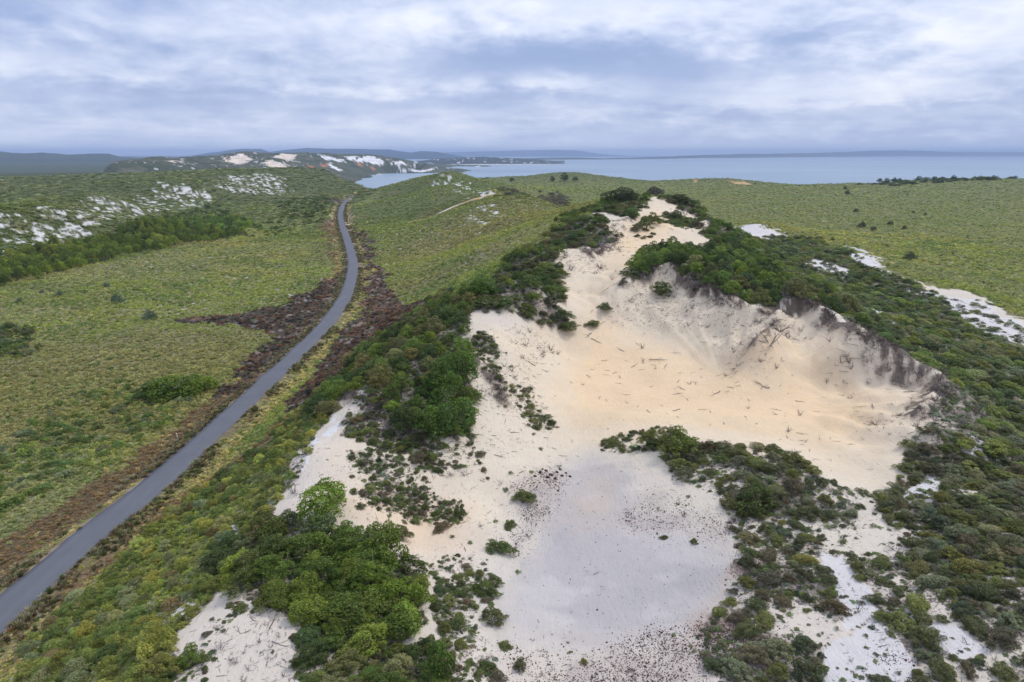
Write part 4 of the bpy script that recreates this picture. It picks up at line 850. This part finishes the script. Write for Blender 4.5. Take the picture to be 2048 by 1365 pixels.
def mass(zs, name, label):
    q = rest & np.isin([s[6] for s in SHR], zs); k = np.where(q)[0]
    if len(k): scatter(name, np.stack([SX[k], SY[k], SZZ[k]-.05], 1), CROWN_I, label, 'scrub', np.stack([SW[k]*rng.uniform(.65, 1.45, len(k)), SW[k]*rng.uniform(.65, 1.3, len(k)), SH[k]], 1), np.array([SHR[i][5] for i in k]), .08, np.array([SHR[i][4] for i in k]), GAIN*np.array([1.13, 1.05, .78]))
mass(['flank', 'flank_tall', 'edge_left', 'thicket_near', 'ledge', 'under', 'spur', 'plain', 'hand', 'near_sand', 'small_slope'], 'dune_scrub', 'mixed scrub filling the dune flank that faces the road')
mass(['knoll_near', 'knoll_far', 'chute', 'crest', 'lee_top', 'lee', 'bowl'], 'dune_scrub', 'dense green scrub filling the dune crest and lee slope')
mass(['shelf', 'shelf_right', 'apron', 'lip', 'pan'], 'dune_scrub', 'low scrub filling the white shelf around the pan')
# fine understorey between the shrubs: low mats, sprigs, dead litter
def understorey():
    x, y, r = polar_points(34, 330, .0085, .0075, 1., 42); q = inpoly(x, y, POLY['dune']) | inz('dune', x, y); x, y, r = x[q], y[q], r[q]
    c = cover(x, y); k = rng.random(len(x)) < np.clip((c-.34)*1.6, 0, .8)+np.where(inz('bowl', x, y, 0) | inz('pan', x, y, 0), 0, .012)
    x, y, r, c = x[k], y[k], r[k], c[k]; n = len(x); z = height(x, y)
    s = np.clip(r*.0062, .25, 1.6)*rng.uniform(.7, 1.9, n)
    t = pal(n, [(.07, .095, .03), (.10, .13, .04), (.11, .11, .065), (.13, .15, .09), (.05, .065, .03), (.14, .12, .085)], [4, 5, 1.5, 3, 3, .8], .25)
    scatter('undergrowth', np.stack([x, y, z-.03], 1), MID, 'low undergrowth between the dune shrubs', 'undergrowth', np.stack([s*rng.uniform(.7, 1.4, n), s*rng.uniform(.7, 1.4, n), s*rng.uniform(.3, .65, n)], 1), t, gain=1.65)
    print('under', n)
understorey()
# ------------------------------------------------------------------ trees of the strip under the white-patched ridge
def put_tree(x, y, wd, h, ci, t, label, group, cat='tree', name='tree', trunk=True):
    z = float(height(np.array([x]), np.array([y]))[0])
    e = add(name, None, None, (x, y, z-.05), (0, 0, rng.uniform(0, 6.28))); e.empty_display_size = .3; tag(e, label, cat, group)
    lift = .10 if cat == 'tree' and wd > 2.5 and 'strip' in label else .04
    c = add('crown', CROWN_O[ci], e, (0, 0, h*lift), (0, 0, 0), (wd, wd*.9, h*(1-lift))); c.color = (t[0]*GAIN, t[1]*GAIN, t[2]*GAIN, 1)
    add('trunk', TRUNK[ci % 2], e, (0, 0, 0), (0, 0, 0), (h*.7, h*.7, h*.85)); return e
STRIP = gp("-40,585 60,560 240,515 480,470 500,455 480,440 400,440 250,462 100,500 -40,520")
x0, y0 = STRIP.min(0); x1, y1 = STRIP.max(0); TX = rng.uniform(x0, x1, 9000); TY = rng.uniform(y0, y1, 9000); q = inpoly(*warp(TX, TY, .006), STRIP); TX, TY = TX[q], TY[q]
keep = []; 
for i in range(len(TX)):
    if all((TX[i]-TX[j])**2+(TY[i]-TY[j])**2 > 3.3**2 for j in keep): keep.append(i)
    if len(keep) > 900: break
TX, TY = TX[keep], TY[keep]; TZ = height(TX, TY); tv, tu, tvv, ts_ = visible(TX, TY, TZ+4); od = np.argsort(np.where(tv, ts_, 1e9)); print('trees', len(TX), tv.sum())
TC = [(.115, .155, .030), (.085, .125, .026), (.06, .09, .025), (.14, .165, .04)]
TL = ['yellow-green', 'mid green', 'dark green', 'pale yellow-green']
ntree = 0
for i in od:
    k = int(rng.choice(4, p=[.4, .3, .18, .12])); wd = rng.uniform(3.2, 5.0); h = rng.uniform(2.6, 5.6)
    if ntree < 280 and tv[i] and -30 < tu[i] < 2078:
        fr = polydist(TX[i:i+1], TY[i:i+1], STRIP[0:4])[0]; bk = polydist(TX[i:i+1], TY[i:i+1], STRIP[5:])[0]
        pl = 'at the heath edge of the wooded strip' if fr < 12 else ('in the wooded strip against the white-patched ridge' if bk < 12 else 'deep inside the wooded strip below the ridge'); szt = ('tall ' if h > 4.6 else ('low ' if h < 3.6 else ''))+('broad ' if wd > 4.5 else ('slim ' if wd < 3.8 else ''))
        put_tree(TX[i], TY[i], wd, h, int(rng.choice([0, 1, 2, 3, 10, 11])), np.array(TC[k])*rng.uniform(.6, 1.25)*[1.08, 1., .75], szt+TL[k]+' rounded tree '+pl, 'trees in the wooded strip'); ntree += 1; od[ntree-1] = i
k = np.setdiff1d(np.arange(len(TX)), od[:ntree])
if len(k): scatter('woodland', np.stack([TX[k], TY[k], TZ[k]+.4], 1), CROWN_I[:4], 'rest of the low wood below the white-patched ridge', 'woodland', np.stack([rng.uniform(3.2, 5, len(k))]*2+[rng.uniform(3, 5, len(k))], 1), pal(len(k), TC, [4, 3, 2, 1]), gain=GAIN)
# scrub lines and bushes out on the plains
def line_scrub(polys, dens, wlo, whi, hr, cols, wts, name, label):
    X = []; Y = []
    for s in polys:
        P = gp(s); a, b = P.min(0), P.max(0); n = int((b-a).prod()*dens); x = rng.uniform(a[0], b[0], n); y = rng.uniform(a[1], b[1], n); q = inpoly(*warp(x, y, .006), P); X.append(x[q]); Y.append(y[q])
    x = np.concatenate(X); y = np.concatenate(Y); n = len(x); dr = polydist(x, y, ROADLOW); q = dr > 4.5; x, y = x[q], y[q]; n = len(x)
    s = rng.uniform(wlo, whi, n); scatter(name, np.stack([x, y, height(x, y)-.05], 1), MID, label, 'scrub', np.stack([s, s, s*hr*rng.uniform(.6, 1.2, n)], 1), pal(n, cols, wts), gain=np.array([1.3, 1.2, .95]) if 'burnt' in name else np.array([1.75, 1.65, 1.4]))
G2 = [(.06, .09, .028), (.085, .12, .03), (.04, .06, .022), (.10, .115, .07)]
line_scrub(["0,880 130,800 240,760 330,790 420,770 330,860 200,930 60,1000 -40,1050 -40,920"], .42, .8, 2.2, .5, [(.075, .115, .03), (.10, .14, .035), (.13, .15, .08)], [4, 3, 2], 'roadside_scrub', 'dark green scrub belt parallel to the road')
line_scrub(["0,650 60,660 90,700 40,720 -40,720 -40,650"], .5, 1.2, 2.6, .6, G2, [3, 2, 3, 3], 'plain_scrub', 'grey-green scrub patch at the heath edge')
line_scrub(["480,455 640,420 660,440 560,470 480,480", "560,405 660,392 660,430 560,440", "300,440 430,405 470,430 400,450"], .045, 1.8, 3.8, .5, G2, [4, 3, 3, 1], 'valley_scrub', 'scrub along the valley floor beside the road bend')
line_scrub(["1000,380 1110,385 1140,402 1060,398"], .06, 3, 6, .5, [(.09, .09, .06), (.11, .10, .085)], [1, 1], 'grey_scrub', 'grey-brown scrub at the foot of the round hill')
line_scrub(["740,630 880,600 860,640 760,690 690,740 660,770 600,800 640,760 700,700"], .28, .7, 1.8, .6, [(.13, .075, .05), (.085, .06, .048), (.05, .044, .042), (.15, .10, .065)], [4, 3, 3, 1], 'burnt_scrub', 'scorched red-brown bushes beside the road on the dune side')
line_scrub(["380,640 500,628 640,575 690,560 660,615 560,715 440,800 430,790 520,700 560,660 470,650"], .22, .6, 1.6, .5, [(.13, .075, .05), (.06, .048, .045), (.045, .04, .04)], [2, 3, 3], 'burnt_scrub', 'scorched bushes in the burnt patch beside the road bend')
def coastal():
    n = 900; x = rng.uniform(430, 820, n); y = rng.uniform(800, 985, n); k = fbm(x, y, 60, 3, 191) > .47-.25*(x > 560); x, y = x[k], y[k]; n = len(x); w_ = rng.uniform(4, 10, n)
    scatter('coastal_scrub', np.stack([x, y, height(x, y)-.1], 1), MID, 'dark scrub along the crest of the coastal rise', 'scrub', np.stack([w_, w_, w_*rng.uniform(.25, .45, n)], 1), pal(n, G2, [3, 2, 3, 1]), gain=1.35)
coastal()
RT = [(1130,336,46,'far'), (1105,343,30,'far'), (1150,340,26,'far'), (1760,354,24,'far'), (1775,351,22,'far'), (1790,349,24,'far'), (1800,347,20,'far'), (1840,343,24,'far'), (1870,341,22,'far'), (1910,340,20,'far'), (1952,338,18,'far'), (1990,338,20,'far'), (1600,366,10,'far'), (1512,356,10,'far'),
      (1695,388,12,'lone'), (1690,378,10,'lone'), (1723,455,18,'lone'), (1745,460,14,'lone'), (1780,448,14,'lone'), (1808,458,12,'lone'), (1826,425,8,'lone'), (1850,430,8,'lone'), (1712,424,12,'lone'), (1025,362,12,'lone'), (1080,384,8,'lone'), (120,590,16,'plain'), (215,575,14,'plain'), (40,602,14,'plain'), (85,585,10,'plain'), (235,605,26,'plain'), (170,586,10,'plain'), (1818,520,26,'lone'), (300,640,30,'plain'), (1664,480,10,'lone'), (1612,505,8,'lone')]
RL = dict(far='small wind-bent tree on the skyline of the coastal rise', lone='lone dark bush out on the heath plain towards the sea', plain='grey-green bush standing above the heath beside the burnt patch')
pp = raycast([a[0] for a in RT], [a[1]+2 for a in RT])
for (u, v, wpx, k), p in zip(RT, pp):
    if np.hypot(p[0], p[1]) > 1250: 
        rmax = 980.; p = p*rmax/np.hypot(p[0], p[1])
    s = p[1]*CP-(p[2]-CAM_Z)*SP; wd = max(wpx/F*s, .8)*(.55 if k == 'far' else 1.); t = dict(far=(.045, .065, .025), lone=(.05, .062, .032), plain=(.085, .115, .075))[k]
    put_tree(p[0], p[1], wd, wd*(.7 if k == 'far' else .75), int(rng.choice([2, 3, 4, 5])), t, ('large ' if wpx >= 24 else ('small ' if wpx <= 10 else ''))+RL[k].replace('small wind', 'wind'), {'far': 'trees on the coastal rise', 'lone': 'bushes on the seaward plain', 'plain': 'bushes on the roadside plain'}[k], 'tree' if k == 'far' else 'bush', 'tree' if k == 'far' else 'bush')

# ------------------------------------------------------------------ dead wood
DS = [(1540,690,90,.55),(1560,660,70,.5),(1200,500,70,.5),(1180,480,60,.5),(1230,465,40,.5),(590,985,50,.7),(690,850,46,.6),(700,870,40,.6),(860,900,50,.5),(900,955,46,.5),(930,950,40,.5),(1880,800,46,.5),(1865,830,44,.5),(1890,780,40,.5),(1830,860,36,.5),(1700,800,30,.7),(1790,1100,60,.55),(1800,1140,56,.5),(1700,1050,44,.5),(440,1300,50,.6),(470,1325,40,.6),(400,1340,44,.5),(1480,690,40,.5),(1420,600,36,.5),(1660,690,40,.5),(1690,720,36,.5),(1350,590,36,.5),(1260,600,36,.5),(1140,540,40,.5),(1010,580,40,.6),(1060,610,40,.5),(930,640,40,.7),(820,700,40,.9),(760,720,34,1.0),(1540,600,44,.9),(1500,590,40,.9),(1460,570,40,.8),(1570,610,40,.7),(1920,850,50,.5),(1960,900,50,.5),(1850,920,50,.45),(2000,960,46,.5),(1600,1180,40,.5),(1920,1170,40,.5),(1540,930,36,.5),(1620,960,36,.5),(740,1110,36,.6),(590,1330,40,.6),(760,1330,40,.5),(1240,395,30,.6),(1370,430,34,.5),(1400,455,30,.5)]
dp = raycast([d[0] for d in DS], [d[1] for d in DS])
for (u, v, wpx, hr), p in zip(DS, dp):
    s = p[1]*CP-(p[2]-CAM_Z)*SP; wd = wpx/F*s*1.1; e = add('dead_shrub', DEAD[int(rng.integers(4))], None, (p[0], p[1], float(height(p[:1], p[1:2])[0])-.05), (0, 0, rng.uniform(0, 6.28)), (wd, wd, wd*hr*.8))
    where = 'on the wall of the big blow-out' if inpoly(p[:1], p[1:2], POLY['bowl'])[0] else ('among the scrub beyond the blow-out lip' if u > 1420 and v > 690 else ('on the dune crest behind the rim' if u > 1150 else 'on the dune side that faces the road'))
    tag(e, ('large ' if wd > 4 else ('small ' if wd < 2.6 else ''))+('upright ' if hr > .65 else '')+'leafless grey dead shrub '+where, 'dead shrub', 'dead shrubs '+where)
LG = [(1315,720,48),(1350,705,40),(1290,722,36),(1330,735,40),(1395,765,40),(1362,775,44),(1355,785,36),(1440,790,44),(1445,845,40),(1420,848,26),(1520,775,50),(1560,772,24),(1500,800,34),(1370,800,30),(1350,820,30),(1420,825,34),(1530,770,30),(1240,700,40),(1180,672,40),(1195,678,36),(1230,745,40),(1270,730,36),(1300,770,30),(1275,690,30),(1210,720,30),(1200,1190,16),(1195,1120,14),(1010,840,40),(990,870,36),(1030,860,40),(1000,910,40),(1060,730,36),(1090,745,30),(780,955,44),(760,940,40),(795,960,40),(830,1030,40),(850,1010,40),(680,1010,36),(560,1290,60),(500,1240,40),(620,1270,44),(540,1240,60),(470,1260,40),(650,1300,50),(600,1310,44),(1650,1160,40),(1690,1130,44),(1710,1180,40),(1760,1290,40),(1620,1020,36),(1660,880,26),(1600,870,26),(1560,880,26),(1700,890,24),(1180,580,24),(1160,585,24),(1210,575,26),(1270,610,30),(1310,620,26),(1400,640,30),(1470,660,30),(1560,720,30),(1640,700,30),(1280,440,20),(1300,470,20),(1340,460,20),(880,1000,36),(900,1020,30),(1760,800,24),(860,790,70),(1340,1090,22),(1470,1075,20)]
lp = raycast([d[0] for d in LG], [d[1] for d in LG])
for i, ((u, v, wpx), p) in enumerate(zip(LG, lp)):
    s = p[1]*CP-(p[2]-CAM_Z)*SP; L = wpx/F*s*rng.uniform(.35, .8); z = float(height(p[:1], p[1:2])[0]); e = add('dead_branch', LOGS[i % 6], None, (p[0], p[1], z-.01), (0, 0, rng.uniform(0, 6.28)), (L, L, L))
    a = rng.uniform(.2, 1); hx = float(height(np.array([p[0]+.5]), p[1:2])[0]-z)/.5; hy = float(height(p[:1], np.array([p[1]+.5]))[0]-z)/.5
    from mathutils import Vector, Matrix
    nrm = Vector((-hx, -hy, 1)).normalized(); e.rotation_euler = (Vector((0, 0, 1)).rotation_difference(nrm).to_matrix() @ e.rotation_euler.to_matrix()).to_euler()
    where = 'on the warm sand floor of the big blow-out' if inpoly(p[:1], p[1:2], POLY['bowl'])[0] and v > 660 else ('in the sand channel above the blow-out' if inpoly(p[:1], p[1:2], POLY['bowl'])[0] else ('on the near sand patch by the tall thicket' if v > 1220 and u < 800 else ('on the white shelf and pan below the blow-out' if u > 1100 else 'on the small sand slope below the ledge')))
    tag(e, ('long ' if L > 2.2 else ('short ' if L < 1.3 else ''))+['three-pronged', 'lightly forked', 'many-forked', 'nearly straight', 'crooked', 'curved'][i % 6]+' grey dead branch lying '+where, 'branch', 'dead branches '+where)
def twigs():
    x, y, r = polar_points(34, 260, .009, .008, 1., 42); q = inz('dune', x, y); x, y, r = x[q], y[q], r[q]
    c = cover(x, y); w_ = np.full(len(x), .015); bw = inz('bowl', x, y, 0); w_[bw] = .025; w_[inz('lslope', x, y, 0)] = .09; w_[inz('wall', x, y, 0)] = .6; w_[inz('wall2', x, y, 0)] = .24; w_[inz('wall3', x, y, 0)] = .4; w_[inz('bleft', x, y, 0)] = .28; w_ = np.maximum(w_, np.clip((c-.3)*.9, 0, .4))
    for i, L in enumerate(RIM): d = polydist(x, y, L); w_ = np.maximum(w_, np.exp(-(d/(4.2 if i == 0 else 3.0))**2)*1.0)
    w_[inz('pan', x, y, 0)] *= .25; w_ = w_*sstep(.42, .62, fbm(x, y, 7, 4, 131))*2.6+.25*w_
    k = rng.random(len(x)) < w_; x, y, r = x[k], y[k], r[k]; n = len(x); s = np.clip(r*.012, .5, 1.8)*rng.uniform(.5, 1.5, n)
    scatter('dead_twigs', np.stack([x, y, height(x, y)], 1), TWIG, 'dark dead twigs and roots littering the sand', 'twigs', np.stack([s, s, s*rng.uniform(.3, .8, n)], 1), pal(n, [(.10, .085, .08), (.16, .14, .14), (.07, .05, .045)], [3, 2, 2]), var=np.where(rng.random(n) < .82, rng.integers(0, 4, n), rng.integers(4, 7, n)))
    print('twigs', n)
twigs()
def root_mat():
    X = []; Y = []
    for i, L in enumerate(RIM):
        P = catmull(L, 12); seg = np.r_[0, np.cumsum(np.hypot(*np.diff(P, axis=0).T))]; n = int(seg[-1]*(34 if i == 0 else 16)); q = rng.random(n)*seg[-1]
        j = rng.normal(0, 1, (n, 2))*np.array([.55, .55])+np.array([0, -.7])*rng.random(n)[:, None]**1.5*(3.2 if i == 0 else 1.8); x = np.interp(q, seg, P[:, 0])+j[:, 0]; y = np.interp(q, seg, P[:, 1])+j[:, 1]
        k = fbm(x, y, 5, 3, 151) > .40; X.append(x[k]); Y.append(y[k])
    x = np.concatenate(X); y = np.concatenate(Y); n = len(x); s = rng.uniform(.5, 1.5, n)
    scatter('root_mat', np.stack([x, y, height(x, y)], 1), TWIG, 'dark mat of exposed roots along the blow-out rims', 'roots', np.stack([s, s, s*rng.uniform(.25, .6, n)], 1), pal(n, [(.13, .10, .085), (.20, .16, .14), (.08, .06, .05), (.26, .22, .20)], [3, 2, 3, 1]), .5)
root_mat()
def gravel():
    X = []; Y = []
    for k, d in (('gravel1', 80), ('gravel2', 75), ('gravel3', 60), ('gravel4', 60), ('gravel5', 40), ('rust1', 70), ('rust2', 60)):
        P = POLY[k]; a, b = P.min(0), P.max(0); n = int((b-a).prod()*d*1.3); x = rng.uniform(a[0], b[0], n); y = rng.uniform(a[1], b[1], n); q = inpoly(*warp(x, y, .02), P) & (rng.random(n) < .10+1.0*sstep(.40, .66, fbm(x, y, 2.2, 4, 141))); X.append(x[q]); Y.append(y[q])
    P = POLY['pan']; a, b = P.min(0), P.max(0); n = 500; x = rng.uniform(a[0], b[0], n); y = rng.uniform(a[1], b[1], n); q = inpoly(x, y, P); X.append(x[q]); Y.append(y[q])
    x = np.concatenate(X); y = np.concatenate(Y); n = len(x); x = x+rng.normal(0, .9, n)*(rng.random(n) < .5); y = y+rng.normal(0, .9, n)*(rng.random(n) < .5); s = np.exp(rng.normal(-2.75, .42, n))
    scatter('ironstone_gravel', np.stack([x, y, height(x, y)+.01], 1), GRAVEL, 'dark ironstone gravel strewn over the pale pan', 'gravel', np.stack([s, s, s*.8], 1), pal(n, [(.075, .045, .04), (.12, .07, .055), (.17, .15, .16), (.20, .10, .06)], [4, 3, 2, 1.5], .3), .4)
    print('gravel', n)
gravel()
ST = [(1080+dx, 945+dy, s) for dx, dy, s in ((0,0,9),(12,-6,8),(22,3,10),(34,-4,7),(44,4,8),(-10,8,7),(15,10,9),(30,12,8),(52,-2,6),(40,-10,7),(5,-9,6),(60,6,7))]
sp_ = raycast([s[0] for s in ST], [s[1] for s in ST])
for (u, v, wpx), p in zip(ST, sp_):
    s = p[1]*CP-(p[2]-CAM_Z)*SP; wd = wpx/F*s; e = add('stone', STONE[int(rng.integers(4))], None, (p[0], p[1], float(height(p[:1], p[1:2])[0])+wd*.08), (0, 0, rng.uniform(0, 6)), (wd, wd, wd*.7)); tag(e, 'dark ironstone lump on the gravel hump above the pan', 'stone', 'ironstone lumps on the gravel hump')
# ------------------------------------------------------------------ roadside: guide post, pale grass tussocks
def guide_post():
    m, t, o = new_mat('post_paint'); g = nd(t, 'ShaderNodeNewGeometry'); n = tex_noise(t, g.outputs['Position'], 5., 4)
    p = nd(t, 'ShaderNodeBsdfPrincipled', {'Base Color': vscale(t, nd(t, 'ShaderNodeCombineXYZ', {0: .78, 1: .78, 2: .76}).outputs[0], maprange(t, n, .3, .7, .8, 1.05)), 'Roughness': .6}); t.links.new(p.outputs[0], o.inputs[0])
    m2, t, o = new_mat('reflector_red'); p = nd(t, 'ShaderNodeBsdfPrincipled', {'Base Color': (.5, .03, .02, 1), 'Roughness': .3}); t.links.new(p.outputs[0], o.inputs[0])
    g_ = raycast([391], [873])[0]; gx = min(g_[0], -49.2); e = add('guide_post', None, None, (gx, g_[1], float(height(np.array([gx]), g_[1:2])[0])-.1), (0, math.radians(-6), .4)); tag(e, 'white roadside guide post on the grass verge', 'guide post')
    def box(a, b, c, z0, z1, yo=0, tp=0): 
        V = [(sx*a, sy*b+yo, z) for z in (z0, z1) for sx, sy in ((-1, -1), (1, -1), (1, 1), (-1, 1))]
        if tp:
            for i in (4, 5): V[i] = (V[i][0]*.8, V[i][1], V[i][2]-tp)
        return V, [(0, 3, 2, 1), (4, 5, 6, 7), (0, 1, 5, 4), (1, 2, 6, 5), (2, 3, 7, 6), (3, 0, 4, 7)]
    add('post', mesh_np('post', *box(.075, .03, 0, 0, 1.0, 0, .05), m), e); add('reflector', mesh_np('reflector', *box(.04, .006, 0, .78, .9, -.0372), m2), e)
guide_post()
TG = [(182,1112,14),(172,1122,12),(60,1225,22),(45,1238,22),(30,1250,20),(300,962,16),(285,975,16),(270,986,14),(240,1010,12),(315,952,14),(378,900,10),(398,880,10),(100,1172,10)]
tp_ = raycast([s[0] for s in TG], [s[1] for s in TG])
TUFT = [leafy('blades', *tuft_blades(810+i, 90, 1., .6), MLEAF_O) for i in range(3)]
for (u, v, wpx), p in zip(TG, tp_):
    s = p[1]*CP-(p[2]-CAM_Z)*SP; wd = wpx/F*s; side = 1 if u < 90 else -1; x = -46.1+side*rng.uniform(2.5, 3.1); e = add('grass_tussock', TUFT[int(rng.integers(3))], None, (x, p[1], float(height(np.array([x]), p[1:2])[0])-.03), (0, 0, rng.uniform(0, 6)), (wd, wd, wd*.75)); e.color = (.36, .31, .20, 1)
    lb = 'pale dry grass tussock on the road edge below the dune flank' if side > 0 else 'pale dry grass tussock on the road edge by the brown verge'; tag(e, lb, 'grass tussock', 'tussocks '+lb[22:])
